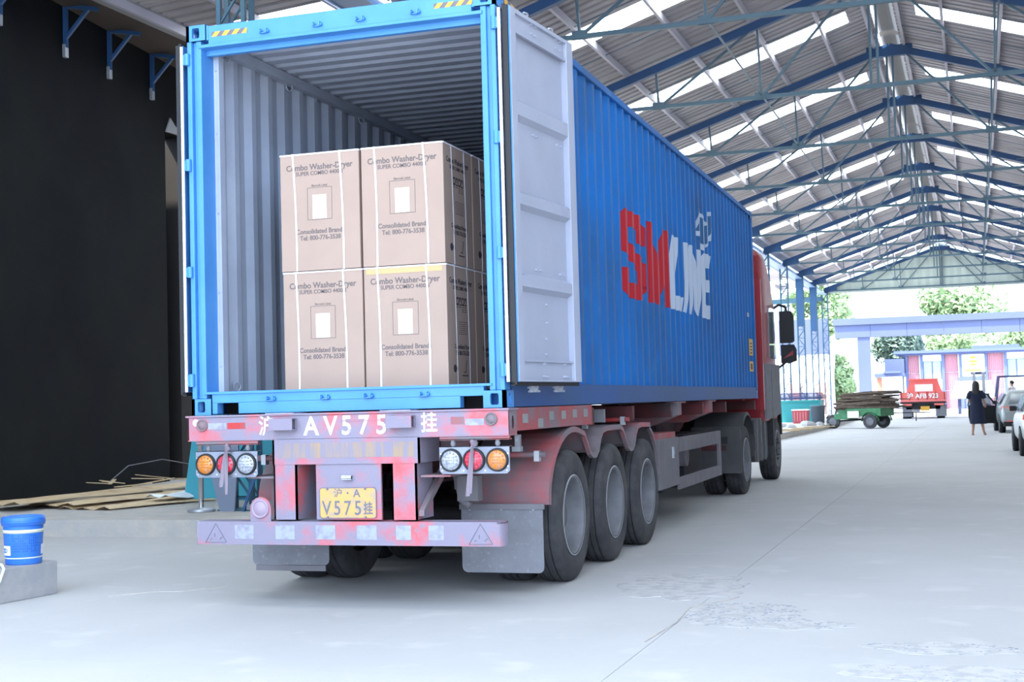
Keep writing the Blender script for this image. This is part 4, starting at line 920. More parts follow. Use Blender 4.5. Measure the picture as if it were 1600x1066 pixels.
for s in (1, -1):
    ar = [(10.42,.36),(10.42,.95)]+[(11.1+.68*math.cos(math.radians(a)), .58+.62*math.sin(math.radians(a))) for a in range(145, 30, -10)]+[(11.75,.85),(11.78,.62)]
    m = MB(); m.grid([[(s*.5, y, z) for y, z in ar], [(s*1.2, y, z) for y, z in ar]]); lip = [(y+(.05 if i < 3 else 0)*(1), z-(.0 if i < 3 else .05)) for i, (y, z) in enumerate(ar)]
    m.grid([[(s*1.2, y, z) for y, z in ar], [(s*1.21, y, z) for y, z in lip]]); m.prism([(s*.5,.34),(s*1.2,.34),(s*1.2,1.0),(s*.5,1.0)], 1, 10.40, 10.43); mf = part('drive_fender', m, 'dustd', tk)
    if s > 0:
        part('reflector', MB().box(.62, 1.0, 10.385, 10.40, .66, .74), 'reddark', mf); part('bracket_plate', MB().box(.6,1.02,10.37,10.40,.76,.86), 'rubber', mf)
    m = MB(); m.loft([[(s*(1.16-.0)+(-s*.0), yy, zz) for yy, zz in [(12.1,.42),(13.5,.42),(13.56,.5),(13.56,1.0),(13.5,1.06),(12.1,1.06),(12.04,1.0),(12.04,.5)]], [(s*.66, yy, zz) for yy, zz in [(12.1,.42),(13.5,.42),(13.56,.5),(13.56,1.0),(13.5,1.06),(12.1,1.06),(12.04,1.0),(12.04,.5)]]]); ft = part('fuel_tank', m, 'zinc' if s < 0 else 'dustd', tk, bev=.03)
    m = MB()
    for y in (12.3, 12.75, 13.2): m.box(min(s*.64,s*1.175), max(s*.64,s*1.175), y, y+.06, .40, 1.075)
    parts('tank_strap', m, 'rim', ft)
# cab
def ringc(y, x, z0, z1, r=.12):
    pts = []
    for cx, cz, a0 in ((x-r, z1-r, 0), (-x+r, z1-r, 90), (-x+r*.5, z0+r*.5, 180), (x-r*.5, z0+r*.5, 270)):
        rr = r if a0 < 180 else r*.5
        for k in range(5): a = math.radians(a0+k*22.5); pts.append((cx+rr*math.cos(a), y, cz+rr*math.sin(a)))
    return pts
m = MB(); m.smooth = True; m.loft([ringc(12.95, 1.14, 1.05, 3.74, .12), ringc(13.02, 1.18, 1.0, 3.8, .12), ringc(13.6, 1.2, 1.0, 3.8, .14), ringc(14.1, 1.2, 1.0, 3.62, .2), ringc(14.6, 1.2, 1.0, 3.15, .2), ringc(14.9, 1.16, .9, 2.7, .2), ringc(15.05, 1.1, .6, 2.3, .2)]); cb = part('cab', m, 'cabred', tk)
m = MB(); m.prism([(13.05,1.0),(13.95,1.0),(13.95,.75),(14.1,1.0),(14.2,1.08),(14.9,1.08),(15.3,.9),(15.38,.5),(15.4,1.3),(15.2,2.0),(13.05,2.0)] if 0 else [(13.1,1.05),(13.75,1.05),(13.75,1.95),(13.1,1.95)], 0, 1.19, 1.23); part('side_fairing', m, 'dustl', cb)
m = MB(); m.prism([(13.8,1.05),(14.9,1.12),(14.85,1.95),(13.8,1.95)], 0, 1.19, 1.235); part('door_lower', m, 'dustl', cb)
m = MB(); m.prism([(13.85,2.05),(14.7,2.05),(14.55,2.9),(13.85,2.9)], 0, 1.195, 1.21); part('door_window', m, 'carglass', cb)
m = MB(); m.prism([(13.9,.6),(14.0,1.05),(14.25,1.17),(14.8,1.17),(14.95,1.0),(15.0,.75),(15.05,.75),(15.05,1.2),(13.85,1.2),(13.85,.6)], 0, 1.0, 1.22); part('wheel_arch', m, 'rubber', cb)
m = MB(); m.box(1.05,1.22,12.86,12.95,1.2,3.3); m.box(-1.22,-1.05,12.86,12.95,1.2,3.3); m.box(-.9,.9,12.7,12.95,1.3,2.6); part('air_deflector', m, 'cabred', cb)
m = MB(); m.tube([(1.17,14.75,2.93),(1.25,14.9,3.0),(1.36,14.9,2.96),(1.40,14.9,2.8)],.025,8); ma0 = part('mirror_arm', m, 'rubber', tk); m = MB(); m.tube([(1.16,14.8,1.85),(1.28,14.9,1.95),(1.40,14.9,2.05)],.022,8); ma = part('mirror_arm', m, 'rubber', tk)
m = MB(); m.loft([[(1.26+dx*w_, 14.9+dy, z) for dx, dy in ((0,-.08),(1,-.08),(1,.04),(.8,.1),(.2,.1),(0,.04))] for z, w_ in ((2.33,.2),(2.36,.24),(2.8,.24),(2.88,.2))]); part('mirror', m, 'rubber', ma0)
m = MB(); m.loft([[(1.27+dx*w_, 14.9+dy, z) for dx, dy in ((0,-.08),(1,-.08),(1,.04),(.8,.1),(.2,.1),(0,.04))] for z, w_ in ((1.98,.16),(2.02,.26),(2.22,.26),(2.3,.22))]); part('wide_mirror', m, 'rubber', ma)
m = MB(); m.prism([(1.31,2.06),(1.48,2.12),(1.48,2.2)], 1, 14.81, 14.82); part('mirror_reflection', m, 'cabred', ma)
m = MB(); part('added_engine_box', MB().box(-.5,.5,12.4,15.0,.32,1.3), 'dark', tk)  # engine mass added to block bright floor seen past the underbody
m = MB(); m.cyl((-.55,13.0,1.1),(-.55,13.0,1.2),.05,8); m.tube([(.2,12.6,1.5),(.3,12.3,1.3),(.1,11.9,1.2),(0,12.4,1.15),(-.2,12.1,1.2)],.02,6); part('air_hose', m, 'dark', tk)
# ---------------------------------------------------------------- foreground left
m = MB(); m.prism([(-3.28,-.25),(-2.805,-.17),(-2.735,.43),(-3.25,.5)], 2, 0, .262); solo('concrete_block', m, 'concrete2', 'grey concrete block on the floor under the blue bucket', 'block', (-3.0,.1,0), bev=.008)
bk = thing('paint_bucket', 'blue lidded paint bucket with pale bands on the concrete block', 'bucket', (-2.89, .22, .262))
bc = (-2.89, .22, .262)
m = MB(); m.lathe([(0,.0),(.133,0),(.137,.01),(.151,.29),(.153,.34)], bc, 2, 40); part('bucket_body', m, 'bucket', bk)
m = MB(); m.lathe([(.153,.30),(.164,.305),(.166,.356),(.161,.368),(.149,.372),(.144,.362),(0,.362)], bc, 2, 40); lid = part('lid', m, 'bucket', bk)
m = MB(); m.lathe([(.1665,.325),(.170,.327),(.170,.335),(.1665,.337)], bc, 2, 40); part('lid_rib', m, 'bucket', lid)
m = MB(); m.lathe([(.148,.245),(.1505,.245),(.1518,.272),(.150,.272)], bc, 2, 40); part('bucket_band', m, 'bucketband', bk)
m = MB(); m.lathe([(.138,.048),(.1402,.048),(.1408,.057),(.139,.057)], bc, 2, 40); part('bucket_band', m, 'bucketband', bk)
def curved(a0, a1, z0, z1, off=.002):
    m = MB(); n = 8; r = lambda z: .137+(.151-.137)*(z-.01)/.28+off
    m.grid([[(bc[0]+r(z)*math.cos(math.radians(a0+(a1-a0)*k/n)), bc[1]+r(z)*math.sin(math.radians(a0+(a1-a0)*k/n)), bc[2]+z) for k in range(n+1)] for z in (z0, z1)]); return m
dirc = math.degrees(math.atan2(CAMP.y-bc[1], CAMP.x-bc[0]))
part('bucket_label', curved(dirc-90, dirc-42, .075, .15), 'white', bk); part('bucket_label', curved(dirc+62, dirc+85, .075, .15), 'white', bk)
m = MB()
for k in range(13):
    a = dirc-34+k*6.2; 
    for j in range(7):
        if random.random() < .85:
            mm = curved(a, a+3.6, .10+j*.02, .113+j*.02, .0015); m.add(mm.v, mm.f)
part('bucket_print', m, mat('blue print', (.015,.09,.36), .5), bk, kind='stuff')
for k, ch in enumerate('SD'):
    a = math.radians(dirc-74+k*13); me_R = Matrix.Translation((bc[0]+.1455*math.cos(a), bc[1]+.1455*math.sin(a), bc[2]+.11)) @ Matrix.Rotation(a+math.pi/2, 4, 'Z') @ Matrix(((1,0,0,0),(0,0,-1,0),(0,1,0,0),(0,0,0,1)))
    me = textmesh(ch, .05, bold=.01); me.transform(Matrix.Translation(bc).inverted() @ me_R); me.materials.append(M['bucket']); link('lettering', me, bk)
m = MB(); m.cyl((-3.3,-.05,.285),(-2.93,-.02,.285),.016,10); solo('steel_tube', m, mat('rusty steel', (.12,.06,.05), .6), 'short rusty steel tube lying on the concrete block beside the bucket', 'tube', (-3.1,-.04,.27))
m = MB(); m.box(-3.2,-2.98,-.17,-.1,.262,.302); solo('wood_offcut', m, mat('pale wood', (.42,.28,.18), .8), 'pale wooden offcut lying at the front of the concrete block', 'wood', (-3.1,-.13,.262))
m = MB(); m.tube([(-3.2,-.12,.30),(-3.0,-.06,.29),(-2.86,-.07,.285),(-2.80,-.12,.26),(-2.775,-.2,.18),(-2.78,-.3,.08),(-2.85,-.45,.012),(-3.0,-.6,.012)], .011, 8); solo('white_cable', m, 'white', 'white cable hanging over the edge of the concrete block', 'cable', (-2.85,-.3,0))
# stanchion and things round the nearest column
st = thing('stanchion', 'chrome barrier post with a round base on the raised platform', 'post', (-4.63, 5.68, .2)); sc_ = (-4.63,5.68,.2)
m = MB(); m.lathe([(0,0),(.165,0),(.168,.01),(.168,.03),(.155,.04),(.05,.055),(.035,.06),(0,.06)], sc_, 2, 36); part('base', m, 'zinc', st)
m = MB(); m.lathe([(.033,.05),(.033,1.1),(.04,1.1),(.04,1.13),(0,1.14)], sc_, 2, 20); part('pole', m, 'chrome', st)
m = MB(); m.prism([(-4.62,1.05),(-4.13,1.05),(-4.2,.2),(-4.40,.2)], 1, 5.72, 5.75); solo('leaning_sheet', m, mat('lavender grey sheet', (.17,.2,.27), .5), 'tapering grey steel panel leaning at the foot of the nearest blue column', 'panel', (-4.35,5.73,.2))
m = MB(); m.bar((-4.08,5.72,.2),(-3.88,5.74,.72),.03); solo('steel_prop', m, 'rafter', 'thin dark blue steel prop at the foot of the nearest column', 'prop', (-4.0,5.73,.2))
m = MB(); m.box(-4.18,-3.88,5.7,5.8,.85,.87); solo('steel_ledge', m, 'dustl', 'small grey steel ledge fixed to the nearest blue column', 'ledge', (-4.0,5.75,.85))
m = MB(); m.prism([(-6.02,.2),(-4.4,.2),(-4.3,2.2),(-5.68,2.2)], 1, 7.5, 7.54); solo('teal_board', m, 'tealpanel', 'bright teal board standing on the platform behind the chrome post', 'board', (-5.2,7.52,.2))
# corrugated cream sheets lying on the platform
def wavy(o, dx, dy, L, W_, n, amp, lab, c='cream'):
    o = Vector(o); dx = Vector((*dx,0)).normalized(); dy = Vector((*dy,0)).normalized(); rows = []
    for i in range(n+1):
        q = i/n; rows.append([tuple(o+dy*W_*q+dx*L*k/6+Vector((0,0,amp*math.sin(i*1.57)+.01*math.sin(k*2.1+i)+.02))) for k in range(7)])
    m = MB(); m.grid(rows); b = MB(); m.add([(v[0],v[1],v[2]-.008) for v in m.v], list(m.f)); solo('cream_sheet', m, c, lab, 'sheet', tuple(o), group='cream sheets on the platform')
wavy((-6.05,5.85,.2),(.35,1.0),(-1,.2),5.3,.95,10,.022,'long cream corrugated sheet lying nearest the platform edge')
wavy((-6.7,6.0,.235),(.22,1.0),(-1,.2),5.0,.85,8,.02,'cream corrugated sheet lying between the front sheet and the black wall')
wavy((-7.2,5.6,.28),(.1,1.0),(-1,.2),6.0,.9,8,.02,'pale cream sheet at the back against the black wall','cream')
wavy((-5.7,8.2,.25),(.25,1.0),(-1,.1),3.2,1.2,8,.03,'cream sheet piled by the dark opening')
m = MB(); rows = []
for i in range(6): rows.append([(-6.25+.08*i+random.uniform(-.01,.01), 6.9+k*.22, .275+.03*math.sin(i*1.7+k)+(.03 if 0<i<5 else 0)) for k in range(6)])
m.grid(rows); solo('white_cloth', m, 'white', 'crumpled white cloth lying on the cream sheets', 'cloth', (-6.0,7.4,.27))
m = MB(); m.cyl((-5.05,7.7,.29),(-4.8,7.95,.29),.035,10); solo('cardboard_tube', m, 'cream', 'short hollow tube lying on the cream sheets by the chrome post', 'tube', (-4.9,7.8,.25))
m = MB()
for k in range(12):
    x, y = random.uniform(-8.0,-7.0), random.uniform(8,11.2); m.bar((x,y,.36+random.random()*.05),(x+random.uniform(-.5,.5),y+random.uniform(-.8,.8),.36+random.random()*.1),.05,.012)
solo('wood_scraps', m, 'cream', 'scatter of thin wood scraps along the foot of the black wall', 'scraps', (-7.5,9.5,.3)); bpy.data.objects['wood_scraps']['kind'] = 'stuff'
m = MB(); m.tube([(-8.3,9.0,.35),(-8.2,9.4,.6),(-8.1,10.2,.66),(-8.0,11.2,.5),(-7.9,11.9,.32)], .008, 6); solo('bent_wire', m, 'dustl', 'bent thin wire arching at the foot of the black wall', 'wire', (-8.1,10.4,.3))
# ---------------------------------------------------------------- far left under the shed
def at(px, py, z=0):
    d = fw + r2*((px-800)/F) - u2*((py-533)/F); t = (z-CAMP.z)/d.z; return CAMP+d*t
m = MB(); 
for k in range(9): m.box(-3.95+random.uniform(-.1,.1), -1.7+random.uniform(-.1,.15), 53, 55.2, .2+1.02+k*.035, .2+1.05+k*.035)
solo('steel_stack', m, mat('dark blue steel stack', (.02,.05,.14), .5), 'stack of dark blue steel sheets on the teal bin between the far columns', 'stack', (-2.8,54,1.2))
tb_ = thing('teal_skip', 'teal open skip under the stack of dark blue steel sheets', 'skip', (-2.8, 54, .2))
m = MB(); m.prism([(-3.7,.2),(-1.8,.2),(-1.7,1.2),(-3.8,1.2)], 1, 53.1, 55); part('body', m, mat('teal paint', (.02,.22,.24), .5), tb_)
part('rim', MB().box(-3.85,-1.65,53.05,53.12,1.12,1.2), mat('teal rim', (.03,.28,.3), .5), tb_)
cr = thing('red_crate', 'faded red plastic crate standing between the lattice columns', 'crate', (-2.3, 50.6, .2))
part('crate_body', MB().prism([(-2.62,.2),(-2.0,.2),(-1.96,.78),(-2.66,.78)], 1, 50.3, 50.9), 'crate', cr)
part('crate_rim', MB().box(-2.68,-1.94,50.26,50.94,.76,.81), 'white', cr)
m = MB()
for k in range(5): m.box(-2.58+k*.12,-2.52+k*.12,50.28,50.3,.3,.7)
parts('crate_rib', m, mat('crate rib', (.5,.16,.17), .7), cr)
m = MB(); m.lathe([(0,0),(.26,0),(.31,.72),(.33,.72),(.33,.76),(0,.76)], (-1.55,50.2,.2), 2, 20); solo('grey_bin', m, 'bin', 'round dark grey bin beside the green tricycle', 'bin', (-1.55,50.2,.2))
for i, (x, y, r) in enumerate(((-2.0,49.2,.2),(-1.75,47.5,.24),(-1.5,45.5,.28),(-1.15,46.5,.2),(-2.3,44,.22),(-1.8,42.5,.2))):
    m = MB(); n = 8; rings = []
    for k in range(5):
        a = k*math.pi/8; rings.append([(x+r*math.cos(a)*(1+.25*math.sin(j*2.3+i))*math.cos(j*6.283/n), y+r*math.cos(a)*(1+.2*math.cos(j*1.7+i))*math.sin(j*6.283/n), .2+r*.7*math.sin(a)) for j in range(n)])
    m.loft(rings); solo('rubble_lump', m, 'concrete2', 'grey lump of rubble on the kerb, %s of the six near the green tricycle' % ['farthest back', 'second farthest', 'middle left', 'middle right', 'second nearest', 'nearest'][i], 'rubble', (x,y,.2), group='rubble lumps')
for i in range(4):
    x, y = -1.6+.25*i, 38+i*1.6; m = MB(); m.prism([(x-.5,y-.3),(x+.6,y-.1+.1*i),(x+.55,y+.25),(x-.45,y+.2)], 2, .2+.002*i, .235+.002*i)
    solo('scrap_board', m, 'cream', 'pale scrap board lying on the kerb left of the lane, %s from the camera' % ['nearest', 'second', 'third', 'fourth'][i], 'board', (x,y,.2), group='scrap boards')
# green cargo tricycle with a load of sticks
tri = thing('cargo_tricycle', 'green cargo tricycle loaded with dark sticks', 'tricycle', (.55, 47.6, 0))
def swheel(x0, x1, y, R, par, nm='wheel'):
    m = MB(); m.lathe([(R*.6,x0),(R*.95,x0),(R,x0+.02),(R,x1-.02),(R*.95,x1),(R*.6,x1)], (0,y,R), 0, 24); w_ = part(nm, m, 'tire', par)
    m = MB(); m.lathe([(R*.6,x1-.01),(R*.5,x1-.04),(R*.12,x1-.03),(0,x1)], (0,y,R), 0, 18); m.lathe([(R*.6,x0+.01),(R*.5,x0+.04),(0,x0+.03)], (0,y,R), 0, 18); part('hub', m, 'rim', w_)
def rotwheel(c, R, w_, ang, par, nm='wheel'):
    d = Vector((math.cos(ang), math.sin(ang), 0)); c = Vector((c[0],c[1],R)); m = MB(); m.cyl(c-d*w_/2, c+d*w_/2, R, 22); w0 = part(nm, m, 'tire', par)
    m = MB(); m.cyl(c-d*(w_/2+.01), c+d*(w_/2+.01), R*.55, 16); part('hub', m, 'rim', w0)
tc_ = Vector((.45, 47.9, 0)); ta = math.radians(-22)
def TP(a, b, z): return (tc_.x+a*math.cos(ta)-b*math.sin(ta), tc_.y+a*math.sin(ta)+b*math.cos(ta), z)   # a: along the tricycle (front is -a), b: across
def tbox(m, a0, a1, b0, b1, z0, z1): m.add([TP(a0,b0,z0),TP(a1,b0,z0),TP(a1,b1,z0),TP(a0,b1,z0),TP(a0,b0,z1),TP(a1,b0,z1),TP(a1,b1,z1),TP(a0,b1,z1)], [(0,3,2,1),(4,5,6,7),(0,1,5,4),(1,2,6,5),(2,3,7,6),(3,0,4,7)])
m = MB(); tbox(m,-.45,1.1,-.6,.6,.50,.56); tbox(m,-.45,1.1,-.6,-.56,.56,.82); tbox(m,-.45,1.1,.56,.6,.56,.82); tbox(m,1.06,1.1,-.6,.6,.56,.82); tbox(m,-.45,-.41,-.6,.6,.56,.82); part('cargo_bed', m, 'tgreen', tri)
m = MB(); tbox(m,-1.05,-.4,-.42,.42,.38,.62); tbox(m,-.95,-.5,-.25,.25,.62,.78); part('engine_cover', m, 'tgreen', tri)
m = MB(); tbox(m,-.35,.15,-.64,-.6,.44,.72); part('number_board', m, 'bucketband', tri)
m = MB(); m.bar(TP(-1.25,0,.35), TP(-1.1,0,1.0), .05); m.bar(TP(-1.1,-.35,1.0), TP(-1.1,.35,1.0), .035); part('handlebar', m, 'rubber', tri)
m = MB(); m.bar(TP(-1.3,0,.3), TP(1.1,0,.42), .07); m.bar(TP(.6,-.6,.3), TP(.6,.6,.3), .06); part('frame', m, 'dark', tri)
m = MB(); n = 10
for b0 in (-.68, .52):
    m.grid([[TP(.62+.36*math.cos(math.radians(a)), b0, .3+.36*math.sin(math.radians(a))) for a in range(0,181,18)], [TP(.62+.36*math.cos(math.radians(a)), b0+.16, .3+.36*math.sin(math.radians(a))) for a in range(0,181,18)]])
parts('mudguard', m, 'tgreen', tri)
for a, b in ((-1.3,0),(.62,-.6),(.62,.6)): rotwheel(TP(a,b,0), .29, .11, ta+math.pi/2, tri)
m = MB(); m.grid([[TP(-1.3+.33*math.cos(math.radians(a)), -.07, .3+.33*math.sin(math.radians(a))) for a in range(20,161,20)],[TP(-1.3+.33*math.cos(math.radians(a)), .07, .3+.33*math.sin(math.radians(a))) for a in range(20,161,20)]]); part('front_mudguard', m, mat('dull red guard', (.2,.05,.04), .6), tri)
for i in range(90):
    lay = i//12; L = random.uniform(1.5, 2.5); b = random.uniform(-.5,.5)*(1-.06*lay); z = .82+lay*.078+random.random()*.06; a0 = -.75+random.uniform(-.35,.35); sk = random.uniform(-.2,.2)
    p0 = TP(a0, b, z); p1 = TP(a0+L, b+sk, z+random.uniform(-.1,.1)); r = random.uniform(.018,.045); mid = ((p0[0]+p1[0])/2, (p0[1]+p1[1])/2, (p0[2]+p1[2])/2+random.uniform(-.03,.04))
    m = MB(); m.tube([p0, mid, p1], [r, r*1.1, r*.7], 5)
    solo('stick', m, 'wood', 'dark weathered stick in the load on the green tricycle', 'stick', p0, group='sticks loaded on the green tricycle')
# handcart shaft right of it
# ---------------------------------------------------------------- small red truck
rtk = thing('red_lorry', 'bright red small lorry with lettered tailgate parked in the sunlit yard', 'lorry', (2.45, 67.5, 0)); X0, X1, Y = 1.35, 3.5, 66
m = MB(); m.box(X0-.05,X1+.05,Y,Y+.08,.98,1.42); tg = part('tailgate', m, 'truckred', rtk)
m = MB()
for k in range(6): m.box(X0-.05+k*(X1-X0+.06)/5, X0-.01+k*(X1-X0+.06)/5, Y-.04, Y, .98, 1.42)
parts('tailgate_rib', m, 'decalred', tg)
text('沪 AFB 923', .34, ((X0+X1)/2, Y-.045, 1.2), '-y', 'white', tg, bold=.02)
m = MB(); m.box(X0-.1,X1+.1,Y,Y+3.6,.88,.96); m.box(X0-.08,X0-.04,Y,Y+3.6,.98,1.4); m.box(X1+.04,X1+.08,Y,Y+3.6,.98,1.4); part('cargo_bed', m, 'truckred', rtk)
m = MB(); m.box(X0-.1,X1+.1,Y-.04,Y+.04,.80,.9); m.box(X0+.2,X1-.2,Y+.1,Y+.2,.5,.85); m.box(X0+.8,X1-.8,Y,Y+.1,.65,.86); part('rear_frame', m, 'dark', rtk)
m = MB(); m.box(X0+.02,X0+.5,Y-.06,Y,.70,.80); m.box(X1-.5,X1-.02,Y-.06,Y,.70,.80); parts('tail_lamp', m, 'truckred', rtk)
m = MB(); m.box(X0+.95,X0+1.4,Y-.08,Y-.04,.42,.66); part('number_plate', m, 'yellow', rtk)
m = MB(); m.smooth = False; m.loft([[(X0+.15,y,z0),(X1-.15,y,z0),(X1-.15,y,1.5),(X1-.35,y,z1),(X0+.35,y,z1),(X0+.15,y,1.5)] for y, z0, z1 in ((Y+3.65,.6,2.1),(Y+5.0,.6,2.12),(Y+5.4,.6,1.5))]); cbn = part('cab', m, 'truckred', rtk)
m = MB(); m.box(X0+.6,X1-.6,Y+3.6,Y+3.65,1.45,1.85); part('rear_window', m, 'white', cbn)
m = MB(); m.box(X0+.2,X1-.2,Y+3.5,Y+3.6,2.1,2.16); part('roof_rack', m, 'truckred', cbn)
for x0, x1 in ((X0,X0+.45),(X1-.4,X1+.0)): swheel(x0,x1,Y+.7,.4,rtk); swheel(x0,x1,Y+4.3,.4,rtk)
m = MB(); m.box(X0+.02,X0+.5,Y+.1,Y+.12,.12,.6); m.box(X1-.45,X1+.12,Y+.1,Y+.12,.12,.75); parts('mud_flap', m, 'dustl', rtk)
m = MB(); m.box(X0+.2,X0+.85,Y+1.5,Y+2.5,.35,.6); part('battery_box', m, 'white', rtk)
m = MB(); m.bar((-.2,60,.42),(2.9,60.5,.42),.05); m.bar((2.2,60.4,0),(2.2,60.4,.42),.05); m.bar((-.1,60,0),(-.1,60,.42),.05); solo('low_trestle', m, 'dark', 'thin dark trestle bar standing in front of the red lorry', 'trestle', (1.3,60.2,0))
# cream bundles behind
for i in range(4):
    m = MB(); m.box(3.8+.1*i, 6.5-.1*i, 78, 80, .95+i*.28, 1.2+i*.28); solo('board_bundle', m, mat('cream bundle %d' % i, (.6,.55,.42), .8), 'cream bundle of boards stacked right of the red lorry, %s in the stack' % ['lowest', 'second', 'third', 'topmost'][i], 'bundle', (5,79,.95+i*.28), group='board bundles')
m = MB(); 
for x in (4.2, 5.9): m.box(x,x+.2,78.2,79.8,0,.95)
solo('bundle_trestle', m, 'bluegrey', 'grey supports under the cream board bundles', 'trestle', (5,79,0))
# ---------------------------------------------------------------- cars
def car(x, y, rz, paint, label, plate=True, opendoor=False, glassmat='carglass'):
    t = thing('car', label, 'car', (x, y, 0), rz)
    def ring(yy, w_, z0, zb, zt, wt):   # closed section
        return [(-w_*.92,yy,z0),(w_*.92,yy,z0),(w_,yy,z0+.22),(w_*1.0,yy,zb-.12),(w_*.96,yy,zb),(wt,yy,zt-.05),(wt*.82,yy,zt),(-wt*.82,yy,zt),(-wt,yy,zt-.05),(-w_*.96,yy,zb),(-w_*1.0,yy,zb-.12),(-w_,yy,z0+.22)]
    # y: 0 is the rear bumper, body runs to +4.3
    st = [(0,.74,.32,.72,.74,.70),(.06,.82,.24,.88,.9,.76),(.16,.85,.22,.95,1.0,.74),(.42,.87,.22,.98,1.42,.62),(.75,.88,.2,.98,1.49,.62),(1.6,.89,.2,.97,1.52,.62),(2.35,.89,.2,.96,1.47,.6),(3.05,.88,.2,.96,1.05,.70),(3.6,.86,.22,.86,.93,.68),(4.05,.8,.26,.72,.80,.6),(4.2,.7,.34,.6,.66,.55)]
    m = MB(); m.smooth = True; m.loft([ring(a,b,c,d,e,f) for a,b,c,d,e,f in st]); body = part('body', m, paint, t, local=True)
    s_ = body.modifiers.new('sub', 'SUBSURF'); s_.levels = 1; s_.render_levels = 2
    m = MB(); m.add([(-.62,.155,1.0),(.62,.155,1.0),(.52,.375,1.375),(-.52,.375,1.375)], [(0,1,2,3)]); m.add([(-.62,.165,1.0),(.62,.165,1.0),(.52,.385,1.375),(-.52,.385,1.375)], [(0,1,2,3)]); part('rear_window', m, glassmat, body, local=True)
    for s in (-1, 1):
        m = MB()
        for (a, b) in (((.62),(1.45)),((1.52),(2.35))): m.add([(s*.885,a,1.02),(s*.885,b,1.02),(s*.69,b-.12 if b > 2 else b,1.40),(s*.69,a+.1,1.40)], [(0,1,2,3)])
        parts('side_window', m, glassmat, body, local=True)
        m = MB(); m.smooth = True; m.loft([[(s*(.80-.0*k),.04+.12*k,z) if 0 else (s*x_,y_,z) for x_, y_, z in [(.50,-.004+.07*k,.74),(.78,.03+.07*k,.76),(.86,.16+.07*k,.84),(.84,.2+.07*k,.95),(.66,.07+.07*k,.93),(.5,.03+.07*k,.86)]] for k in (0, 1)]); part('tail_light', m, 'truckred', body, local=True)
        m = MB(); m.box(s*.92-.07,s*.92+.07,2.28,2.38,1.0,1.12); part('door_mirror', m, 'rubber', body, local=True)
        for yy in (.78, 3.35):
            m = MB(); R = .31; m.lathe([(R*.62,-.1),(R*.95,-.1),(R,-.07),(R,.07),(R*.95,.1),(R*.62,.1)], (s*.80,yy,R), 0, 24); wh = part('tyre', m, 'rubber', t, local=True)
            m = MB(); m.lathe([(R*.62,s*.09),(R*.5,s*.07),(R*.15,s*.085),(0,s*.09)], (s*.80,yy,R), 0, 20); part('rim', m, 'rim', wh, local=True)
            m = MB(); m.lathe([(.30,s*.0),(.37,s*.0),(.37,s*.09),(.355,s*.095)], (s*.80,yy,R), 0, 24); part('wheel_arch', m, 'rubber', body, local=True)
    m = MB(); m.box(-.80,.80,-.005,.1,.24,.40); part('lower_bumper', m, 'rubber', body, local=True); m = MB(); m.box(-.72,-.46,-.02,.0,.40,.44); m.box(.46,.72,-.02,.0,.40,.44); parts('reflector', m, 'truckred', body, local=True)
    if plate: m = MB(); m.box(-.22,.22,-.015,.0,.62,.76); part('number_plate', m, mat('blue plate', (.05,.2,.45), .5), body, local=True)
    if opendoor:
        m = MB(); H_ = Vector((-.86,2.3,0)); a = math.radians(200); d = Vector((-math.cos(math.radians(20)), -math.sin(math.radians(20)), 0)); 
        def dp(k, z): v = H_+d*k; return (v.x, v.y, z)
        n_ = Vector((-d.y, d.x, 0))*.05
        def slab(m, pts):
            vs = [dp(k,z) for k, z in pts]; vs += [tuple(Vector(v)+n_) for v in vs]; n = len(pts); m.add(vs, [tuple(range(n))[::-1], tuple(range(n,2*n))]+[(i,(i+1)%n,(i+1)%n+n,i+n) for i in range(n)])
        slab(m, [(0,.3),(.95,.32),(1.0,.6),(1.0,.98),(0,.95)]); dr_ = part('open_door', m, 'rubber', body, local=True)
        m = MB()
        for p, q in (((1.0,.95),(.93,1.38)),((.93,1.38),(.3,1.36)),((.3,1.36),(0,.95))): m.bar(dp(*p), dp(*q), .04)
        part('window_frame', m, 'rubber', dr_, local=True)
        m = MB(); vs = [dp(k,z) for k, z in ((0,.96),(.98,.97),(.92,1.36),(.3,1.34))]; m.add(vs, [(0,1,2,3)]); part('door_glass', m, 'glass', dr_, local=True)
    t.scale = (1, 1, .94); return t
car(6.35, 37.9, math.radians(2), 'carsilver', 'silver hatchback with its left door open beside the woman in navy', opendoor=True)
car(6.28, 21.3, math.radians(1), 'carwhite', 'white car cut off at the right edge of the photo, nearest of the two', plate=False)
# ---------------------------------------------------------------- forklift with driver
fk = thing('forklift', 'pale forklift with overhead guard behind the silver car', 'forklift', (6.6, 48, 0))
m = MB(); m.prism([(47.4,.25),(49.6,.25),(49.7,.9),(49.1,1.15),(47.4,.75)], 0, 6.1, 7.3); part('body', m, mat('faded orange forklift', (.5,.3,.2), .6), fk)
for x in (5.25, 5.6): part('mast', MB().box(x,x+.12,46.9,47.1,.1,2.15), 'zinc', fk)
part('carriage', MB().box(5.1,5.85,46.75,46.9,.6,1.3).box(5.3,5.6,46.9,47.0,1.2,1.3).box(5.2,5.75,46.95,47.05,2.05,2.15), 'bluegrey', fk)
for x in (5.2,5.7): part('fork', MB().box(x,x+.1,45.7,46.8,.5,.56), 'dark', fk)
m = MB(); 
for x in (6.1, 7.4):
    m.bar((x,47.5,.8),(x+.15 if x < 7 else x-.1,47.8,1.95),.06); m.bar((x,49.3,.9),(x+.15 if x < 7 else x-.1,49.1,1.95),.06)
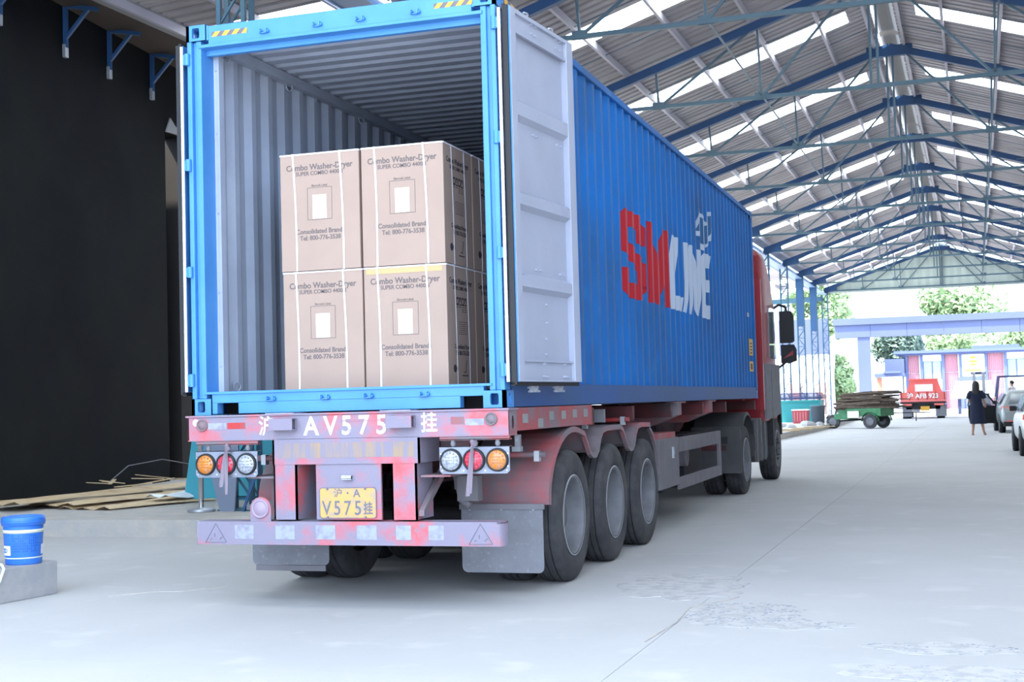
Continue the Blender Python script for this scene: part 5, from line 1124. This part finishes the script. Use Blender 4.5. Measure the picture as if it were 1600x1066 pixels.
m.bar((6.2,47.8,1.95),(7.35,47.8,1.95),.06); m.bar((6.2,49.1,1.95),(7.35,49.1,1.95),.06); m.bar((6.25,47.8,1.95),(6.25,49.1,1.95),.06); m.bar((7.3,47.8,1.95),(7.3,49.1,1.95),.06); part('overhead_guard', m, 'bluegrey', fk)
for x in (6.05,7.2): swheel(x,x+.2,47.8,.32,fk); swheel(x,x+.2,49.2,.28,fk)
for o_ in [fk]: o_.location.x -= .5
# ---------------------------------------------------------------- people
def skin_body(name, joints, edges, m, parent, sub=2):
    me = bpy.data.meshes.new(name); me.from_pydata([j[0] for j in joints], edges, []); o = link(name, me, parent)
    o.modifiers.new('skin', 'SKIN'); sv = me.skin_vertices[0].data if me.skin_vertices else None
    if sv is None:
        bm = bmesh.new(); bm.from_mesh(me); bm.verts.layers.skin.verify(); bm.to_mesh(me); bm.free(); sv = me.skin_vertices[0].data
    for i, j in enumerate(joints): sv[i].radius = (j[1], j[2] if len(j) > 2 else j[1]); sv[i].use_root = (i == 0)
    s = o.modifiers.new('sub', 'SUBSURF'); s.levels = 1; s.render_levels = sub; me.materials.append(M[m] if isinstance(m, str) else m)
    return o
wx, wy = 4.72, 36.6
wm = thing('person', 'woman in a long navy dress, seen from behind beside the open car door', 'person', (wx, wy, 0), math.radians(-6))
J = [((0,0,.92),.12,.10),((0,0,1.12),.105,.085),((0,.01,1.32),.13,.085),((0,.01,1.42),.055,.05),((0,.02,1.50),.05,.05),((0,.03,1.58),.078,.09),((0,.02,1.66),.06,.07),
     ((-.15,.0,1.37),.05,.05),((-.24,.02,1.12),.04,.04),((-.16,.18,.98),.03,.03),((-.10,.25,1.0),.028,.016),
     ((.15,.0,1.37),.05,.05),((.23,.03,1.12),.04,.04),((.24,.2,.96),.03,.03),((.24,.28,.93),.028,.016),
     ((-.09,0,.85),.09,.09),((-.11,.02,.48),.06,.06),((-.14,-.02,.09),.038,.04),((-.16,.12,.035),.04,.025),
     ((.09,0,.85),.09,.09),((.13,.02,.48),.06,.06),((.20,-.04,.09),.038,.04),((.24,.1,.035),.04,.025)]
E_ = [(0,1),(1,2),(2,3),(3,4),(4,5),(5,6),(2,7),(7,8),(8,9),(9,10),(2,11),(11,12),(12,13),(13,14),(0,15),(15,16),(16,17),(17,18),(0,19),(19,20),(20,21),(21,22)]
body = skin_body('body', J, E_, 'skin', wm)
def fingers(base, d, par, side):
    base = Vector(base); d = Vector(d).normalized(); sd = Vector((side,0,0))
    for k, L in enumerate((.062,.07,.066,.052)):
        m = MB(); p = base+sd*(.03-.018*k)*-1; m.tube([tuple(p), tuple(p+d*L*.5+Vector((0,0,-.01))), tuple(p+d*L+Vector((0,0,-.03)))], [.009,.008,.006], 6); part('finger', m, 'skin', par, local=True)
    m = MB(); p = base+sd*-.03-d*.05; m.tube([tuple(p), tuple(p-sd*.03+d*.03), tuple(p-sd*.035+d*.055)], [.011,.009,.007], 6); part('thumb', m, 'skin', par, local=True)
fingers((-.10,.26,1.0), (.3,1,-.2), body, -1); fingers((.24,.29,.93), (0,1,-.4), body, 1)
def ell(z, rx, ry, cx=0, cy=0, n=20, fold=0, ph=0): return [(cx+rx*(1+fold*math.cos(5*t+ph))*math.cos(t), cy+ry*(1+fold*math.cos(5*t+ph))*math.sin(t), z) for t in [2*math.pi*i/n for i in range(n)]]
m = MB(); m.smooth = True
m.loft([ell(.36,.245,.19,.03,0,24,.05), ell(.42,.24,.18,.03,0,24,.05), ell(.65,.215,.165,.02,0,24,.04), ell(.9,.205,.15,0,0,24,.02), ell(1.05,.175,.125,0,0,24), ell(1.14,.16,.115,0,0,24), ell(1.25,.185,.125,0,.0,24), ell(1.36,.195,.115,0,.0,24), ell(1.42,.14,.09,0,.0,24), ell(1.46,.07,.065,0,.01,24)])
part('dress', m, 'navy', wm, local=True)
for s in (-1, 1):
    m = MB(); m.tube([(s*.13,0,1.39),(s*.20,.0,1.30),(s*.245,.01,1.16)], [.07,.075,.07], 10); part('sleeve', m, 'navy', wm, local=True)
    m = MB(); x_ = -.15 if s < 0 else .22; m.loft([ell(.0,.045,.12,x_,.05), ell(.03,.045,.12,x_,.05), ell(.05,.035,.09,x_,.04)]); part('shoe', m, 'skin', wm, local=True)
m = MB(); m.smooth = True; m.loft([ell(1.30,.085,.03,0,-.09), ell(1.38,.11,.05,0,-.075), ell(1.48,.115,.075,0,-.04), ell(1.58,.115,.11,0,.0), ell(1.66,.10,.105,0,.01), ell(1.71,.06,.07,0,.02), ell(1.73,.01,.01,0,.02)]); part('hair', m, 'hair', wm, local=True)
m = MB(); m.tube([(0,.10,1.60),(0,.135,1.565),(0,.12,1.55)], [.01,.016,.01], 6); part('nose', m, 'skin', wm, local=True)
m = MB(); m.cyl((-.03,.115,1.605),(-.03,.122,1.605),.01,8); m.cyl((.03,.115,1.605),(.03,.122,1.605),.01,8); part('eye', m, 'white', wm, local=True); m = MB(); m.box(-.022,.022,.112,.12,1.52,1.53); part('mouth', m, 'decalred', wm, local=True)
dv = thing('person', 'man in a white shirt sitting on the forklift behind the silver car', 'person', (6.25, 48.35, .95), math.radians(60))
J = [((0,0,.05),.13,.11),((0,0,.3),.12,.1),((0,0,.5),.14,.09),((0,0,.6),.05,.05),((0,.02,.70),.075,.085),((0,.02,.78),.06,.07),((-.17,0,.52),.05,.05),((-.22,.12,.3),.04,.04),((-.16,.32,.34),.03,.03),((.17,0,.52),.05,.05),((.22,.12,.3),.04,.04),((.16,.32,.34),.03,.03),((-.1,.3,.05),.08,.08),((-.1,.42,-.3),.05,.05),((.1,.3,.05),.08,.08),((.1,.42,-.3),.05,.05)]
E_ = [(0,1),(1,2),(2,3),(3,4),(4,5),(2,6),(6,7),(7,8),(2,9),(9,10),(10,11),(0,12),(12,13),(0,14),(14,15)]
bd = skin_body('body', J, E_, 'skin', dv)
m = MB(); m.smooth = True; m.loft([ell(0,.19,.15), ell(.3,.18,.13), ell(.5,.2,.12), ell(.57,.14,.09), ell(.6,.07,.06)]); part('shirt', m, 'white', dv, local=True)
m = MB(); m.smooth = True; m.loft([ell(.70,.085,.06,0,-.03), ell(.76,.088,.09,0,.0), ell(.82,.06,.07,0,.01), ell(.84,.01,.01,0,.01)]); part('hair', m, 'hair', dv, local=True)
# ---------------------------------------------------------------- yard beyond the shed
m = MB(); m.box(-4.0,16,90,91,5.5,6.45); m.box(-4.1,16.2,89.8,91.2,6.45,6.85); pf = solo('portal_frame', MB(), 'bluegrey', 'blue grey concrete portal frame crossing the yard beyond the shed', 'frame', (6,90,0)) if 0 else None
pf = thing('portal_frame', 'blue grey concrete portal frame crossing the yard beyond the shed', 'gate frame', (5,90.5,0))
for k in range(8): part('beam_panel', MB().box(-4.0+k*2.5,-1.52+k*2.5,90,91,5.45,6.35), 'bluegrey', pf)
part('beam_cap', MB().box(-4.1,16.2,89.8,91.2,6.35,6.8), 'bluegrey', pf)
for x in (-2.45, 14): part('pillar', MB().box(x,x+.85,90.1,90.9,0,5.45), 'bluegrey', pf)
bd_ = thing('sheet_clad_building', 'pink red sheet clad building with slate blue frames across the yard', 'building', (6,106,0)); YB = 103
part('wall', MB().box(.35,14,YB+.3,YB+4,0,4.35), 'white', bd_)
k = 0; x = .4
spans = [(.55,1.45,'p'),(1.7,3.1,'w'),(3.35,4.4,'p'),(4.65,6.35,'s'),(6.55,7.75,'p'),(8.0,9.4,'w'),(9.65,10.9,'p'),(11.1,12.6,'w')]
for a, b, kd in spans:
    if kd == 'p':
        for z0, z1 in ((.05,1.45),(1.5,2.9),(2.95,4.35)):
            m = MB(); pts = []; q = a; i = 0
            while q < b: pts.append((q, YB+.26-.04*(i % 2))); q += .07; i += 1
            m.grid([[(p, y, z0) for p, y in pts], [(p, y, z1) for p, y in pts]]); part('sheet_panel', m, 'pink', bd_)
    elif kd == 'w':
        part('spandrel', MB().box(a,b,YB+.2,YB+.28,3.85,4.35).box(a,b,YB+.2,YB+.28,1.6,2.4), 'white', bd_)
        wn = part('window', MB().box(a,b,YB+.22,YB+.26,2.4,3.85).box((a+b)/2-.03,(a+b)/2+.03,YB+.18,YB+.24,2.4,3.85), 'slate', bd_)
        for p, q in ((a+.05,(a+b)/2-.05),((a+b)/2+.05,b-.05)): part('pane', MB().box(p,q,YB+.19,YB+.21,2.45,3.8), mat('window pane', (.25,.35,.42), .1), wn)
        w2 = part('window', MB().box(a,b,YB+.22,YB+.26,.3,1.6), 'slate', bd_); part('pane', MB().box(a+.06,b-.06,YB+.19,YB+.21,.36,1.55), mat('window pane low', (.3,.38,.45), .1), w2)
    else:
        sg = part('sign_board', MB().box(a,b,YB+.1,YB+.2,2.55,4.3), 'white', bd_)
        m = MB(); cx = (a+b)/2
        for dx, dz, w_ in ((0,3.95,.22),(0,3.65,.3),(0,3.4,.2)): m.box(cx-w_,cx+w_,YB+.08,YB+.1,dz,dz+.18)
        m.box(cx-.6,cx+.6,YB+.08,YB+.1,2.95,3.1); part('sign_emblem', m, 'yellow', sg)
        part('canopy', MB().box(a-.35,b+.2,YB-.9,YB+.2,2.25,2.5), 'slate', bd_)
        dd = part('entrance', MB().box(a+.1,b-.1,YB+.15,YB+.25,0,2.2), 'slate', bd_); part('door_glass', MB().box(a+.25,b-.25,YB+.12,YB+.15,.1,2.1), mat('door pane', (.18,.25,.38), .1), dd)
for a in (.35,1.5,3.15,4.45,6.35,7.8,9.45,10.95): part('frame_post', MB().box(a,a+.2,YB+.0,YB+.3,0,4.5), 'slate', bd_)
part('cornice', MB().box(-.5,14.5,YB-.5,YB+4.5,4.5,4.72).box(-.2,14.2,YB-.2,YB+4.2,4.35,4.5).box(5.5,9,YB+1,YB+3,4.72,5.0), 'slate', bd_)
lb_ = thing('low_annex', 'low white annex with dark grey flat canopy left of the pink building', 'building', (-1.3,101,0))
part('wall', MB().box(-2.6,.1,101,106,0,2.7), 'white', lb_); part('flat_canopy', MB().box(-1.9,.35,99.8,106,2.7,2.95).box(-1.2,.1,99.5,100,2.95,3.1), 'slate', lb_); part('brick_pier', MB().box(-1.75,-1.4,100.4,100.8,0,2.6), 'brick', lb_)
part('upper_wall', MB().box(-1.2,.3,102,106,2.95,4.1), 'bluegrey', lb_)
# big pale building far behind
pb = thing('apartment_building', 'very pale tall building far behind the trees', 'building', (0,185,0))
part('wall', MB().box(-70,60,180,200,0,40), 'palebuilding', pb)
for i in range(26):
    for j in range(7):
        x = -66+i*4.6; z = 4+j*4; wn = part('window', MB().box(x,x+1.7,179.9,180,z,z+1.9), mat('far window', (.28,.36,.40), .3) if (i == 0 and j == 0) else bpy.data.materials['far window'], pb)
pl2 = thing('blue_shed_building', 'pale building with a blue grey band and orange brick piers, seen between the far columns', 'building', (-12,92,0))
part('wall', MB().box(-30,-4.6,92,98,0,5.2), 'white', pl2); part('band', MB().box(-8.2,-4.6,91.8,92,4.4,7.0), 'bluegrey', pl2)
for x in (-9.6,-7.6,-5.6): part('brick_pier', MB().box(x,x+.9,91.6,92,0,2.3), 'brick', pl2)
# trees
def tree(x, y, h, r, label, c='leaf', n=2200, z0=1.0, ls=.3, flat=.8):
    t = thing('tree', label, 'tree', (x, y, 0), group='trees beyond the yard')
    m = MB(); m.tube([(x,y,0),(x+.1,y,h*.35),(x-.1,y,h*.7)], [.22,.16,.08], 8)
    for k in range(5): a = k*1.3; m.tube([(x,y,h*.4),(x+r*.5*math.cos(a),y+r*.5*math.sin(a),h*.6+.2*k)], [.08,.03], 6)
    part('trunk', m, 'bark', t); m = MB(); cl = [(random.uniform(-.6,.6)*r, random.uniform(-.6,.6)*r, random.uniform(z0+.2*h, h*.85), random.uniform(.3,.55)*r) for _ in range(14)]
    for i in range(int(n*1.7)):
        c_ = random.choice(cl); d = Vector((random.gauss(0,1), random.gauss(0,1), random.gauss(0,flat))).normalized()*c_[3]*random.random()**.33
        p = Vector((x+c_[0], y+c_[1], c_[2]))+d; a = Vector((random.gauss(0,1),random.gauss(0,1),random.gauss(0,1))).normalized(); b = a.orthogonal().normalized(); s = ls*.72*random.uniform(.6,1.3)
        m.add([p-a*s, p+b*s*.5, p+a*s, p-b*s*.5], [(0,1,2,3)])
    part('foliage', m, c, t, kind='stuff'); return t
tree(-6.4, 101, 6.0, 2.4, 'light green bushy tree left of the concrete pillar', 'leaf', 2600, .3)
tree(-4.4, 97, 4.6, 1.5, 'low light green shrub tree just left of the concrete pillar', 'leaf', 2200, .1)
tree(-.3, 110.5, 7.6, 2.8, 'dark green tree behind the annex right of the pillar', 'leafd', 3600, 2.5)
tree(4.8, 128, 12.4, 4.4, 'tall green tree showing above the portal beam', 'leaf', 3200, 5, .38)
for i, x in enumerate((4.0, 9.6, 15.2)): tree(x, 116, 7.2, 2.7, 'green tree behind the pink building roof, %s from the left' % ['first', 'second', 'third'][i], 'leaf', 1800, 3)
tree(-8.5, 120, 13, 4.0, 'tall pale green tree at the left of the yard', 'leaf', 2600, 4, .38)
